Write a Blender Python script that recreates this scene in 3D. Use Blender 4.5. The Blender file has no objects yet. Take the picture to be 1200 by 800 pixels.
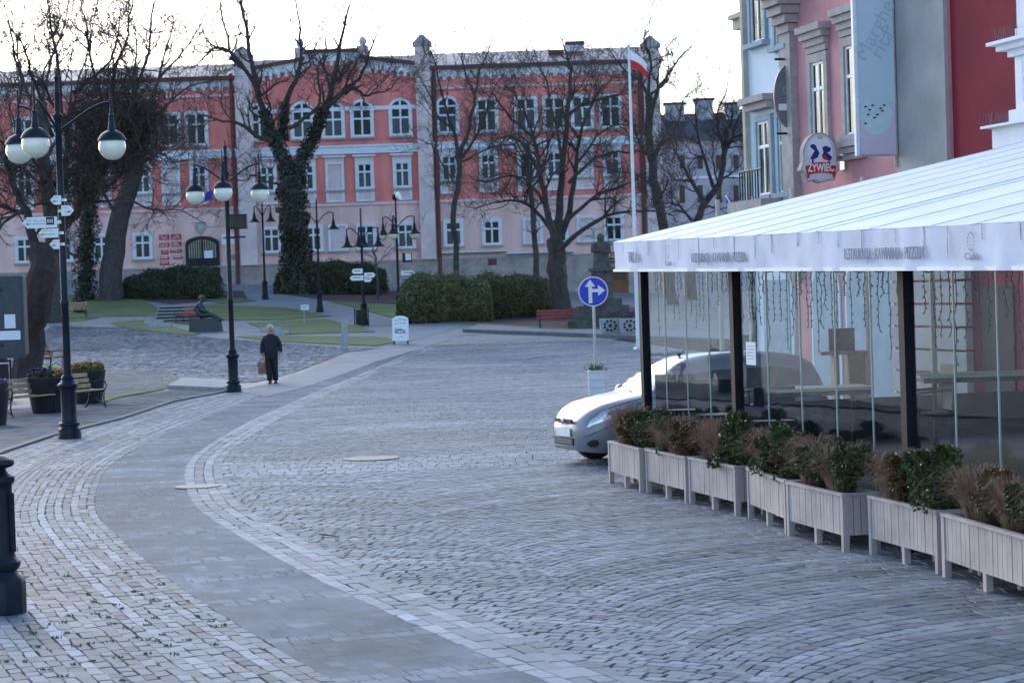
import bpy, bmesh, math, random
import numpy as np
from mathutils import Vector, Matrix
random.seed(7); NPR=np.random.default_rng(7)
S=bpy.context.scene; COL=S.collection
PI=math.pi; R_=math.radians
# ------------------------------------------------------------------ camera maths (photo pixels 1200x800)
FPX=2553.0; CAMH=2.6; ROLL=R_(1.9)
PITCH=math.atan(62/FPX*math.cos(ROLL))
Fw=Vector((0,math.cos(PITCH),-math.sin(PITCH))); U0=Vector((0,math.sin(PITCH),math.cos(PITCH)))
Rt=Vector((1,0,0))*math.cos(ROLL)-U0*math.sin(ROLL); Up=Vector((1,0,0))*math.sin(ROLL)+U0*math.cos(ROLL)
CAM=Vector((0,0,CAMH))
def ray(x,y): return Fw+Rt*((x-600)/FPX)+Up*((400-y)/FPX)
def P(x,y,d):
    v=ray(x,y); return CAM+v*(d/v.y)
_zy=np.array([-50,0,52,64,75,90,107,117,128,145,160,420.]); _zz=np.array([0,0,0,.03,.15,.45,1.08,1.47,1.92,2.5,2.8,3.2])
_gy=np.arange(-50,420,.5); _gz=np.interp(_gy,_zy,_zz)
_k=np.ones(17)/17; _gz=np.convolve(np.pad(_gz,8,mode='edge'),_k,mode='valid')
def zt(X,Y):
    r=min(max((Y-110)/35,0),1); r=r*r*(3-2*r)
    return float(np.interp(Y,_gy,_gz))-.055*r*min(max(X,-32),32)
def gp(x,y):
    """photo pixel -> point on the terrain"""
    v=ray(x,y); t=8.0
    while t<400:
        q=CAM+v*t
        if q.z<=zt(q.x,q.y): break
        t*=1.01
    lo,hi=t/1.01,t
    for _ in range(30):
        m=(lo+hi)/2; q=CAM+v*m
        if q.z<=zt(q.x,q.y): hi=m
        else: lo=m
    q=CAM+v*hi; return Vector((q.x,q.y,zt(q.x,q.y)))
def onplane(x,y,o,n):
    v=ray(x,y); return CAM+v*((o-CAM).dot(n)/v.dot(n))
# ------------------------------------------------------------------ materials
def hexv(c): return (c[0],c[1],c[2],1)
def mat(name,color,rough=.6,var=.25,scale=6,bump=0,bscale=40,metal=0,col2=None,spec=.5,coat=0,detail=4,attr=None,coord='Object',emit=None,stretch=None):
    m=bpy.data.materials.new(name); m.use_nodes=True; nt=m.node_tree; N=nt.nodes; L=nt.links
    b=N['Principled BSDF']; b.inputs['Roughness'].default_value=rough; b.inputs['Metallic'].default_value=metal
    b.inputs['Specular IOR Level'].default_value=spec; b.inputs['Coat Weight'].default_value=coat
    if coat: b.inputs['Coat Roughness'].default_value=.08
    tc=N.new('ShaderNodeTexCoord'); out=tc.outputs[coord]
    if stretch: mpp=N.new('ShaderNodeMapping'); mpp.inputs['Scale'].default_value=stretch; L.new(out,mpp.inputs['Vector']); out=mpp.outputs[0]
    nz=N.new('ShaderNodeTexNoise'); nz.inputs['Scale'].default_value=scale; nz.inputs['Detail'].default_value=detail; nz.inputs['Roughness'].default_value=.62
    L.new(out,nz.inputs['Vector'])
    rp=N.new('ShaderNodeValToRGB'); c2=col2 or tuple(c*(1-var) for c in color); c1=tuple(min(1,c*(1+var*.6)) for c in color) if col2 is None else color
    rp.color_ramp.elements[0].position=.32; rp.color_ramp.elements[1].position=.68
    rp.color_ramp.elements[0].color=hexv(c2); rp.color_ramp.elements[1].color=hexv(c1)
    L.new(nz.outputs['Fac'],rp.inputs['Fac']); col=rp.outputs['Color']
    if attr:
        at=N.new('ShaderNodeAttribute'); at.attribute_name=attr
        mx=N.new('ShaderNodeMixRGB'); mx.blend_type='MULTIPLY'; mx.inputs['Fac'].default_value=1
        L.new(at.outputs['Color'],mx.inputs['Color1']); L.new(col,mx.inputs['Color2']); col=mx.outputs['Color']
    L.new(col,b.inputs['Base Color'])
    if bump:
        n2=N.new('ShaderNodeTexNoise'); n2.inputs['Scale'].default_value=bscale; n2.inputs['Detail'].default_value=5
        L.new(out,n2.inputs['Vector']); bp=N.new('ShaderNodeBump'); bp.inputs['Strength'].default_value=bump; bp.inputs['Distance'].default_value=min(.02,.13/bscale)
        L.new(n2.outputs['Fac'],bp.inputs['Height']); L.new(bp.outputs['Normal'],b.inputs['Normal'])
    if emit:
        b.inputs['Emission Color'].default_value=hexv(emit[0]); b.inputs['Emission Strength'].default_value=emit[1]
    return m
def glassmat(name,tint,refl=.0,ior=1.45,rough=.0):
    m=bpy.data.materials.new(name); m.use_nodes=True; nt=m.node_tree; N=nt.nodes; L=nt.links; N.remove(N['Principled BSDF'])
    t=N.new('ShaderNodeBsdfTransparent'); t.inputs['Color'].default_value=hexv(tint)
    g=N.new('ShaderNodeBsdfGlossy'); g.inputs['Roughness'].default_value=rough; g.inputs['Color'].default_value=(.9,.95,1,1)
    fr=N.new('ShaderNodeFresnel'); ge=N.new('ShaderNodeNewGeometry'); mi=N.new('ShaderNodeMapRange'); mi.inputs['To Min'].default_value=ior; mi.inputs['To Max'].default_value=1/ior
    L.new(ge.outputs['Backfacing'],mi.inputs['Value']); L.new(mi.outputs[0],fr.inputs['IOR'])
    nz=N.new('ShaderNodeTexNoise'); nz.inputs['Scale'].default_value=1.3; tc=N.new('ShaderNodeTexCoord'); L.new(tc.outputs['Object'],nz.inputs['Vector'])
    bp=N.new('ShaderNodeBump'); bp.inputs['Strength'].default_value=.12; bp.inputs['Distance'].default_value=.02; L.new(nz.outputs['Fac'],bp.inputs['Height']); L.new(bp.outputs['Normal'],g.inputs['Normal'])
    ad=N.new('ShaderNodeMath'); ad.operation='ADD'; ad.use_clamp=True; ad.inputs[1].default_value=refl; L.new(fr.outputs[0],ad.inputs[0])
    mx=N.new('ShaderNodeMixShader'); L.new(ad.outputs[0],mx.inputs[0]); L.new(t.outputs[0],mx.inputs[1]); L.new(g.outputs[0],mx.inputs[2])
    L.new(mx.outputs[0],N['Material Output'].inputs['Surface']); return m
# ------------------------------------------------------------------ mesh builder
class MB:
    def __init__(s): s.v=[]; s.f=[]; s.m=[]; s.mi=0
    def add(s,vs,fs):
        o=len(s.v); s.v+= [tuple(v) for v in vs]; s.f+=[tuple(i+o for i in f) for f in fs]; s.m+=[s.mi]*len(fs); return s
    def box(s,c,d,rz=0,M=None):
        x,y,z=d[0]/2,d[1]/2,d[2]/2
        vs=[Vector((a*x,b*y,e*z)) for e in(-1,1) for b in(-1,1) for a in(-1,1)]
        if rz: q=Matrix.Rotation(rz,3,'Z'); vs=[q@v for v in vs]
        if M is not None: vs=[M@v for v in vs]
        c=Vector(c); vs=[v+c for v in vs]
        return s.add(vs,[(0,2,3,1),(4,5,7,6),(0,1,5,4),(2,6,7,3),(0,4,6,2),(1,3,7,5)])
    def hexa(s,b,t):   # 4 bottom pts ccw, 4 top pts ccw
        return s.add(list(b)+list(t),[(3,2,1,0),(4,5,6,7),(0,1,5,4),(1,2,6,5),(2,3,7,6),(3,0,4,7)])
    def tube(s,pts,rad,n=6,cap=True):
        pts=[Vector(p) for p in pts]
        if not hasattr(rad,'__len__'): rad=[rad]*len(pts)
        vs=[];fs=[]; u=None
        for i,p in enumerate(pts):
            t=(pts[min(i+1,len(pts)-1)]-pts[max(i-1,0)])
            if t.length<1e-9: t=Vector((0,0,1))
            t.normalize()
            if u is None: u=t.orthogonal().normalized()
            else:
                u=u-t*u.dot(t)
                u=u.normalized() if u.length>1e-6 else t.orthogonal().normalized()
            w=t.cross(u)
            for k in range(n):
                a=2*PI*k/n; vs.append(p+(u*math.cos(a)+w*math.sin(a))*rad[i])
        for i in range(len(pts)-1):
            for k in range(n):
                a=i*n+k; b=i*n+(k+1)%n; fs.append((a,b,b+n,a+n))
        if cap and n>2:
            fs.append(tuple(range(n-1,-1,-1))); fs.append(tuple(len(vs)-n+k for k in range(n)))
        return s.add(vs,fs)
    def lathe(s,prof,n=20,c=(0,0,0),ph=0):
        vs=[];fs=[]
        for r,z in prof:
            for k in range(n):
                a=2*PI*k/n+ph; vs.append((c[0]+r*math.cos(a),c[1]+r*math.sin(a),c[2]+z))
        for i in range(len(prof)-1):
            for k in range(n):
                a=i*n+k;b=i*n+(k+1)%n; fs.append((a,b,b+n,a+n))
        fs.append(tuple(range(n-1,-1,-1))); fs.append(tuple(len(vs)-n+k for k in range(n)))
        return s.add(vs,fs)
    def prism(s,poly,fn):   # poly: 2d pts ; fn(u,v,0/1)->3d
        n=len(poly); vs=[fn(u,v,0) for u,v in poly]+[fn(u,v,1) for u,v in poly]
        fs=[tuple(range(n-1,-1,-1)),tuple(range(n,2*n))]+[(i,(i+1)%n,n+(i+1)%n,n+i) for i in range(n)]
        return s.add(vs,fs)
    def sphere(s,c,r,n=16,m=10,sc=(1,1,1)):
        pr=[(max(r*math.sin(PI*i/m),1e-4),-r*math.cos(PI*i/m)) for i in range(m+1)]
        o=len(s.v); s.lathe(pr,n)
        for i in range(o,len(s.v)):
            x,y,z=s.v[i]; s.v[i]=(x*sc[0]+c[0],y*sc[1]+c[1],z*sc[2]+c[2])
        return s
    def build(s,name,mats,parent=None,smooth=False,recalc=False):
        me=bpy.data.meshes.new(name); me.from_pydata(s.v,[],s.f)
        if not isinstance(mats,(list,tuple)): mats=[mats]
        for m in mats: me.materials.append(m)
        if len(mats)>1: me.polygons.foreach_set('material_index',s.m)
        if recalc:
            bm=bmesh.new(); bm.from_mesh(me); bmesh.ops.recalc_face_normals(bm,faces=bm.faces); bm.to_mesh(me); bm.free()
        if smooth: 
            me.polygons.foreach_set('use_smooth',[True]*len(me.polygons))
            try: me.set_sharp_from_angle(angle=R_(38))
            except Exception: pass
        me.update()
        o=bpy.data.objects.new(name,me); COL.objects.link(o)
        if parent is not None: o.parent=parent
        return o
def tag(o,label=None,cat=None,group=None,kind=None):
    if label: o['label']=label
    if cat: o['category']=cat
    if group: o['group']=group
    if kind: o['kind']=kind
    return o
def thing(name,label,cat,loc=(0,0,0),rz=0,group=None):
    o=bpy.data.objects.new(name,None); COL.objects.link(o); o.location=loc; o.rotation_euler=(0,0,rz); o.empty_display_size=.2
    return tag(o,label,cat,group)
CH={}
def dup(root,loc=None,rz=None,label=None,scale=None,group=None):
    def kids(o): return [c for c in COL.objects if c.parent==o]
    r=root.copy(); COL.objects.link(r)
    if loc is not None: r.location=loc
    if rz is not None: r.rotation_euler=(0,0,rz)
    if scale is not None: r.scale=(scale,)*3 if not hasattr(scale,'__len__') else scale
    if label: r['label']=label
    if group: r['group']=group
    def rec(o,n):
        for c in kids(o):
            d=c.copy(); COL.objects.link(d); d.parent=n; rec(c,d)
    rec(root,r); return r
def textmesh(txt,size,bold=0,align='CENTER',space=1.0,shear=0,ext=.002,xs=1.0):
    cu=bpy.data.curves.new('lettering','FONT'); cu.body=txt; cu.size=size; cu.align_x=align; cu.align_y='CENTER'; cu.space_character=space; cu.shear=shear; cu.extrude=ext; cu.offset=bold; cu.resolution_u=3
    o=bpy.data.objects.new('lettering',cu); COL.objects.link(o); bpy.context.view_layer.update()
    dg=bpy.context.evaluated_depsgraph_get(); me=bpy.data.meshes.new_from_object(o.evaluated_get(dg))
    vs=[Vector((v.co.x*xs,v.co.y,v.co.z)) for v in me.vertices]; fs=[tuple(p.vertices) for p in me.polygons]
    COL.objects.unlink(o); bpy.data.objects.remove(o); bpy.data.curves.remove(cu); bpy.data.meshes.remove(me)
    return vs,fs
def putText(mb,txt,size,O,ux,uz,un,**k):
    """text in plane: origin O, right ux, up uz, normal un"""
    vs,fs=textmesh(txt,size,**k); mb.add([O+ux*v.x+uz*v.y+un*v.z for v in vs],fs)
M={}
M['iron']=mat('cast_iron_paint',(.006,.011,.022),.5,.5,8,.15,60,spec=.3)
M['iron_far']=mat('dark_iron',(.007,.009,.014),.6,.4,8,spec=.3)
M['pink']=mat('pink_render',(.78,.50,.46),.85,.26,.8,.1,30,stretch=(1,1,.22),detail=8)
M['red']=mat('red_render',(.74,.215,.185),.85,.26,.7,.1,30,detail=8,stretch=(1,1,.22))
M['lilac']=mat('pilaster_render',(.70,.55,.54),.85,.16,1.0)
M['white']=mat('white_trim',(.66,.70,.76),.7,.1,2)
M['stone']=mat('plinth_stone',(.36,.31,.28),.85,.3,1.5,.3,15)
M['rooftin']=mat('pale_tin_roof',(.40,.32,.30),.6,.5,.9,detail=7)
M['brownwood']=mat('brown_wood',(.10,.035,.02),.6,.3,3)
M['brick']=mat('chimney_brick',(.28,.10,.07),.85,.3,5)
M['darkred']=mat('dark_red_tin',(.13,.03,.03),.6,.3,3)
M['pane']=mat('window_pane',(.018,.022,.027),.08,.5,.7,spec=.18)
M['curtain']=mat('net_curtain',(.10,.098,.095),.9,.3,4)
M['bark']=mat('dark_bark',(.055,.044,.038),.9,.45,5,.6,25)
M['bark_purple']=mat('dusky_bark',(.042,.026,.026),.9,.4,5,.6,25)
M['bark_grey']=mat('grey_bark',(.062,.055,.052),.9,.4,5,.6,25)
M['twig']=mat('twig_bark',(.070,.052,.044),.9,.4,5)
M['ivy']=mat('ivy_leaf',(.022,.035,.020),.5,.6,2.0,col2=(.010,.016,.010))
M['hedge_g']=mat('hedge_leaf',(.125,.128,.050),.7,.5,.9,col2=(.060,.066,.026))
M['hedge_d']=mat('dark_hedge_leaf',(.062,.075,.036),.7,.5,.9,col2=(.028,.038,.020))
M['globe']=mat('opal_glass',(.84,.80,.66),.18,.05,3,coat=.6)
M['benchwood']=mat('bench_wood',(.22,.09,.05),.55,.35,7,.1)
M['benchpale']=mat('worn_bench_wood',(.42,.27,.16),.55,.35,7,.1)
M['redwood']=mat('red_bench_wood',(.30,.045,.04),.5,.3,7)
M['potblack']=mat('black_planter',(.018,.020,.027),.45,.3,5)
M['planter']=mat('greyed_white_boards',(.45,.375,.35),.75,.28,2.5,.15,60,detail=6)
M['soil']=mat('soil',(.035,.025,.018),.95,.4,20,.5)
M['whitepaint']=mat('white_paint',(.72,.75,.80),.5,.1,4)
M['spike']=mat('dull_spike',(.16,.15,.14),.7,.2)
M['steel']=mat('galvanised_steel',(.42,.44,.47),.35,.2,12,metal=.7)
M['posts']=mat('navy_post',(.007,.008,.016),.6,.3,4,spec=.2)
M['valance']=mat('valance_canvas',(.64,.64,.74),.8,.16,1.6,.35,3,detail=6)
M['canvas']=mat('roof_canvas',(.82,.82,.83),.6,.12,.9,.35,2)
M['ink']=mat('grey_ink',(.27,.27,.33),.8,.1)
M['black']=mat('black_matt',(.012,.012,.014),.6,.3)
M['rubber']=mat('rubber',(.015,.015,.016),.8,.3)
M['glass']=glassmat('sheet_glass',(.88,.92,.925),.0,1.17)
M['glassedge']=mat('glass_edge',(.26,.33,.32),.15,.1)
M['carpaint']=mat('silver_car_paint',(.20,.21,.235),.36,.08,2,metal=.25,coat=.4)
M['cardark']=mat('car_dark_glass',(.018,.024,.026),.04,.3,2,spec=.8)
M['lens']=mat('lamp_lens',(.55,.58,.60),.08,.2,20,metal=.5,coat=1)
M['blue']=mat('sign_blue',(.005,.03,.52),.4,.06,3)
M['flagred']=mat('flag_red',(.62,.02,.03),.7,.1,3)
M['flagwhite']=mat('flag_white',(.80,.80,.80),.7,.05,3)
M['euroblue']=mat('flag_blue',(.02,.03,.36),.7,.15,3)
M['yellow']=mat('flag_yellow',(.7,.5,.03),.7,.1,3)
M['bronze']=mat('bronze',(.035,.045,.045),.45,.4,9,.2,metal=.3)
M['granite']=mat('granite',(.06,.062,.066),.8,.3,20,.2)
M['mossstone']=mat('weathered_stone',(.09,.085,.075),.9,.5,2.5,.4)
M['concrete']=mat('concrete',(.34,.34,.35),.85,.2,5,.2)
M['signwhite']=mat('sign_white',(.76,.77,.75),.5,.08,4)
M['plaque']=mat('red_plaque',(.36,.015,.035),.5,.15,3)
M['bluewall']=mat('pale_blue_render',(.64,.72,.80),.85,.06,1.0,.06,20)
M['bluetrim']=mat('blue_grey_trim',(.27,.36,.42),.8,.15,4)
M['cream']=mat('cream_stone',(.46,.41,.33),.8,.2,3)
M['rose']=mat('rose_render',(.56,.255,.275),.88,.18,1.2,.12,20,detail=6)
M['greycem']=mat('grey_cement',(.40,.37,.36),.9,.2,1.0,.15,12,detail=7)
M['crimson']=mat('crimson_render',(.21,.008,.024),.9,.22,1.0,.12,12,detail=7)
M['greytrim']=mat('grey_moulding',(.38,.34,.33),.85,.2,5,.1)
M['ghostwhite']=mat('white_stucco',(.74,.76,.80),.8,.06,3)
M['slate']=mat('dark_slate_roof',(.035,.042,.055),.6,.4,3,.3,8)
M['greywall']=mat('pale_grey_render',(.36,.39,.44),.85,.15,.7)
M['teal']=mat('teal_board',(.02,.16,.17),.6,.2,2)
M['cabinet']=mat('cabinet_paint',(.032,.046,.062),.5,.25,5)
M['paper']=mat('paper',(.74,.76,.80),.8,.05,4)
M['skin']=mat('skin',(.42,.25,.19),.55,.12,9)
M['hair']=mat('white_hair',(.55,.54,.52),.7,.2,25)
M['jacket']=mat('navy_jacket',(.008,.009,.016),.75,.5,6,.3,30)
M['trousers']=mat('black_trousers',(.007,.007,.010),.8,.4,6)
M['shoe']=mat('leather_shoe',(.03,.018,.014),.4,.3,6)
M['bagp']=mat('patterned_bag',(.32,.17,.08),.6,.7,18,col2=(.06,.04,.05))
M['drygrass']=mat('dry_grass',(.46,.30,.20),.8,.4,9,col2=(.15,.065,.045))
M['shrubleaf']=mat('box_leaf',(.095,.12,.030),.5,.6,7,col2=(.035,.050,.016))
M['shrubolive']=mat('ochre_leaf',(.20,.105,.03),.5,.6,9,col2=(.07,.055,.02))
M['flowers']=mat('bedding_leaf',(.10,.12,.04),.6,.5,20)
M['violet']=mat('violet_petal',(.07,.04,.16),.6,.3,9); M['orange']=mat('orange_petal',(.50,.20,.07),.6,.3,9); M['yel']=mat('yellow_petal',(.55,.38,.08),.6,.3,9)
M['weed']=mat('weed_leaf',(.06,.12,.02),.6,.5,9)
M['deck']=mat('dark_decking',(.036,.038,.046),.95,.35,5,.2)
M['chairm']=mat('charcoal_weave',(.020,.021,.026),.6,.3,30)
M['tabletop']=mat('pale_table_top',(.40,.41,.42),.45,.15,4)
M['pole']=mat('beige_pole',(.50,.46,.40),.5,.1,4)
M['seam']=mat('canvas_seam',(.52,.53,.57),.8,.2,6)
M['cable']=mat('black_cable',(.010,.010,.012),.6,.2)
M['ochre']=mat('manhole_frame',(.33,.28,.22),.7,.3,10,.2)
M['gold']=mat('gold_letter',(.55,.45,.25),.5,.1)
M['signred']=mat('sign_red',(.50,.022,.016),.45,.08,4)
M['folk']=mat('navy_print',(.012,.012,.16),.5,.2)
M['banner']=mat('banner_print',(.50,.60,.68),.6,.05,1.5)
M['bannerpink']=mat('banner_pink',(.60,.50,.62),.6,.05,1.5); M['bannerpale']=mat('banner_pale',(.50,.64,.68),.6,.08,6); M['bannertext']=mat('faded_text',(.40,.50,.59),.6,.05)
SUN_E=20; SUN_A=-22; SUN_P=.5; SUN_W=40; SKY_S=.14; SKY_DUST=1.0; EXPO=1.58
# ================================================================== GROUND
def settmat(name,ca,cb,joint,scale=8.5,rough=.5,bump=.5,stretch=(1,1),big=.25,bigcol=None):
    m=bpy.data.materials.new(name); m.use_nodes=True; nt=m.node_tree; N=nt.nodes; L=nt.links; b=N['Principled BSDF']
    tc=N.new('ShaderNodeTexCoord'); mp=N.new('ShaderNodeMapping'); mp.inputs['Scale'].default_value=(stretch[0],stretch[1],1); L.new(tc.outputs['Object'],mp.inputs['Vector'])
    v=N.new('ShaderNodeTexVoronoi'); v.inputs['Scale'].default_value=scale; v.inputs['Randomness'].default_value=.75; L.new(mp.outputs[0],v.inputs['Vector'])
    e=N.new('ShaderNodeTexVoronoi'); e.feature='DISTANCE_TO_EDGE'; e.inputs['Scale'].default_value=scale; e.inputs['Randomness'].default_value=.75; L.new(mp.outputs[0],e.inputs['Vector'])
    sp=N.new('ShaderNodeSeparateColor'); L.new(v.outputs['Color'],sp.inputs[0])
    c=N.new('ShaderNodeMixRGB'); c.inputs['Color1'].default_value=hexv(ca); c.inputs['Color2'].default_value=hexv(cb); L.new(sp.outputs[0],c.inputs['Fac'])
    nz=N.new('ShaderNodeTexNoise'); nz.inputs['Scale'].default_value=big; nz.inputs['Detail'].default_value=6; L.new(tc.outputs['Object'],nz.inputs['Vector'])
    mr=N.new('ShaderNodeMapRange'); mr.inputs['From Min'].default_value=.3; mr.inputs['From Max'].default_value=.7; mr.inputs['To Min'].default_value=.72; mr.inputs['To Max'].default_value=1.18; L.new(nz.outputs['Fac'],mr.inputs['Value'])
    hs=N.new('ShaderNodeHueSaturation'); L.new(c.outputs[0],hs.inputs['Color']); L.new(mr.outputs[0],hs.inputs['Value'])
    r=N.new('ShaderNodeMapRange'); r.inputs['From Max'].default_value=.10; L.new(e.outputs['Distance'],r.inputs['Value'])
    j=N.new('ShaderNodeMixRGB'); j.inputs['Color1'].default_value=hexv(joint); L.new(r.outputs[0],j.inputs['Fac']); L.new(hs.outputs[0],j.inputs['Color2'])
    L.new(j.outputs[0],b.inputs['Base Color']); b.inputs['Roughness'].default_value=rough; b.inputs['Specular IOR Level'].default_value=.25
    hh=N.new('ShaderNodeMath'); hh.operation='ADD'; L.new(r.outputs[0],hh.inputs[0]); L.new(sp.outputs[1],hh.inputs[1])
    bp=N.new('ShaderNodeBump'); bp.inputs['Strength'].default_value=bump; bp.inputs['Distance'].default_value=.03; L.new(hh.outputs[0],bp.inputs['Height']); L.new(bp.outputs[0],b.inputs['Normal'])
    return m
GM=settmat('street_setts_far',(.15,.152,.158),(.27,.273,.28),(.085,.082,.08),8,.6,.3,(1,.8),.22)
PM=settmat('plaza_setts',(.15,.147,.14),(.42,.41,.395),(.06,.058,.05),6.0,.6,.8,(1,.7))
SLAB=settmat('slate_slabs',(.105,.112,.13),(.16,.166,.185),(.045,.045,.045),1.5,.9,.25,(.7,1.2),.5)
PATH=mat('path_paving',(.215,.22,.235),.8,.18,.5,.15,30,detail=8)
GRASS=mat('lawn',(.115,.185,.030),.9,.35,.5,.5,40,col2=(.105,.095,.045),detail=10)
MULCH=mat('bark_mulch',(.085,.042,.036),.95,.5,3,.6,20,detail=8)
KERB=mat('kerb_stone',(.23,.23,.24),.75,.25,3,.2,20)
KERBD=mat('dark_kerb_stone',(.12,.12,.125),.8,.3,3,.2,20)
def grid_sheet(name,x0,x1,y0,y1,mt,step=3.0):
    mb=MB(); xs=np.arange(x0,x1+.1,step); ys=np.arange(y0,y1+.1,step)
    for Y in ys:
        for X in xs: mb.v.append((X,Y,zt(X,Y)))
    n=len(xs)
    for j in range(len(ys)-1):
        for i in range(n-1):
            a=j*n+i; mb.f.append((a,a+1,a+n+1,a+n)); mb.m.append(0)
    return tag(mb.build(name,mt),kind='structure')
grid_sheet('road',-150,150,-20,420,GM,2.0)
def zone(name,pts,mt,off=.008,step=1.0,px=True,thick=0,kind='structure'):
    g=[gp(*q) if px else Vector((q[0],q[1],0)) for q in pts]
    bm=bmesh.new(); vs=[bm.verts.new((q.x,q.y,0)) for q in g]; f=bm.faces.new(vs)
    bmesh.ops.triangulate(bm,faces=[f])
    # cut along a grid so the sheet follows the terrain
    xs=[q.x for q in g]; ys=[q.y for q in g]
    for a,lo,hi in ((0,min(xs),max(xs)),(1,min(ys),max(ys))):
        k=math.ceil(lo/step)*step
        while k<hi:
            co=[0,0,0]; co[a]=k; no=[0,0,0]; no[a]=1
            bmesh.ops.bisect_plane(bm,geom=bm.verts[:]+bm.edges[:]+bm.faces[:],plane_co=co,plane_no=no); k+=step
    for v in bm.verts: v.co.z=zt(v.co.x,v.co.y)+off
    bmesh.ops.recalc_face_normals(bm,faces=bm.faces)
    if sum(f.normal.z for f in bm.faces)<0: bmesh.ops.reverse_faces(bm,faces=bm.faces)
    if thick:
        bd=[e for e in bm.edges if e.is_boundary]; r=bmesh.ops.extrude_edge_only(bm,edges=bd)
        for v in [x for x in r['geom'] if isinstance(x,bmesh.types.BMVert)]: v.co.z-=thick
    me=bpy.data.meshes.new(name); bm.to_mesh(me); bm.free(); me.materials.append(mt)
    o=bpy.data.objects.new(name,me); COL.objects.link(o); return tag(o,kind=kind)
def ribbon(name,pts,w,h,mt,px=True,z0=0,parent=None):
    """kerb following the ground: box section swept along a polyline"""
    g=[gp(*q) if px else Vector((q[0],q[1],zt(*q))) for q in pts]
    fine=[g[0]]
    for a,b in zip(g[:-1],g[1:]):
        n=max(1,int((b-a).length/1.2))
        for i in range(1,n+1):
            q=a.lerp(b,i/n); q.z=zt(q.x,q.y); fine.append(q)
    mb=MB()
    for i,q in enumerate(fine):
        t=(fine[min(i+1,len(fine)-1)]-fine[max(i-1,0)]); t.z=0; t.normalize(); nrm=Vector((-t.y,t.x,0))
        for s,hh in ((-.5,-.05),(-.5,h-.01),(-.46,h),(.46,h),(.5,h-.01),(.5,-.05)): mb.v.append(tuple(q+nrm*s*w+Vector((0,0,hh+z0))))
    for i in range(len(fine)-1):
        for k in range(5):
            a=i*6+k; mb.f.append((a,a+1,a+7,a+6)); mb.m.append(0)
    mb.f.append((0,1,2,3,4,5)); e=len(fine)*6-6; mb.f.append((e+5,e+4,e+3,e+2,e+1,e)); mb.m+=[0,0]
    return tag(mb.build(name,mt,recalc=True),kind='structure')
# park paths, lawns, beds, plaza
zone('path',[(-60,386),(40,381),(150,383),(235,394),(330,402),(400,407),(438,408),(455,405),(500,395),(540,383),(560,352),(600,345),(690,345),(760,345),(760,339),(560,339),(300,326),(280,327),(60,331),(-60,336)],PATH,.01)
zone('plaza',[(-60,470),(0,462),(40,452),(70,448),(95,430),(200,437),(268,449),(300,448),(345,436),(405,413),(440,408.5),(400,407.5),(330,402.5),(235,395),(150,384),(40,382),(-60,387)],PM,.012)
zone('promenade',[(283,460),(330,446),(420,412),(458,405.5),(500,395.5),(545,389),(572,391),(535,394),(495,408),(440,424),(395,441),(350,456),(312,465)],PATH,.012)
zone('pavement',[(-60,560),(0,531),(60,511),(140,491),(200,471),(262,459.5),(200,457.5),(140,466),(118,474),(60,476),(0,480),(-60,490)],SLAB,.014)
zone('pavement_edge',[(196,456),(262,459),(275,452),(268,449.5),(215,446)],KERB,.12,thick=.14)
zone('flagstones',[(60,470),(118,473),(140,465.5),(196,456),(215,446),(200,437.5),(150,431),(95,431),(70,449)],settmat('pale_flags',(.14,.14,.145),(.26,.26,.265),(.06,.06,.05),3.5,.9,.5),.016)
zone('verge',[(115,474),(140,466),(192,457),(186,455),(135,462),(116,467)],GRASS,.03)
zone('far_verge',[(30,440),(70,431),(70,427),(35,430)],GRASS,.03)
LAW=[[(-60,382),(-60,352),(58,349),(110,344),(170,353),(182,360),(192,374),(165,371),(120,371),(95,377),(40,379.5)],
[(222,359),(252,357.5),(335,361),(388,371),(330,375.5),(238,376)],
[(290,379),(380,374.5),(424,384),(440,389.5),(335,392.5),(318,390)],
[(277,395.5),(318,393.5),(345,394.5),(455,396),(462,402),(440,406),(330,401)],
[(128,379),(165,375.5),(195,381),(235,391.5),(226,393.5),(180,388.5),(148,384.5)],
[(190,377),(222,378),(238,380),(214,379.5)],
[(384,353),(420,354.5),(476,360),(500,374),(640,384.5),(745,384),(745,388.5),(640,387.5),(545,379.5),(476,376.5),(420,361.5)],
[(236,351),(285,350),(300,353.5),(260,356.5)]]
for q in LAW: zone('lawn',q,GRASS,.05,thick=.08)
for q in [[(130,343),(285,341),(290,350),(200,357),(168,352.5),(112,343.5)],[(322,343),(478,341),(478,358),(420,354),(380,352)],[(480,358),(760,360),(745,383),(640,384),(500,373.5)]]: zone('mulch_bed',q,MULCH,.03)
ribbon('kerb',[(545,389.5),(600,391.5),(640,393),(690,395),(760,398),(860,402)],.3,.16,KERBD)
zone('far_pavement',[(545,388.6),(640,392),(760,397),(860,401),(860,390),(745,389),(640,388),(560,382)],PATH,.10,thick=.12)
ribbon('pavement_kerb',[(-40,549),(0,531.5),(60,511.5),(140,491.5),(200,471.5),(262,460)],.16,.05,KERBD)
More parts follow.
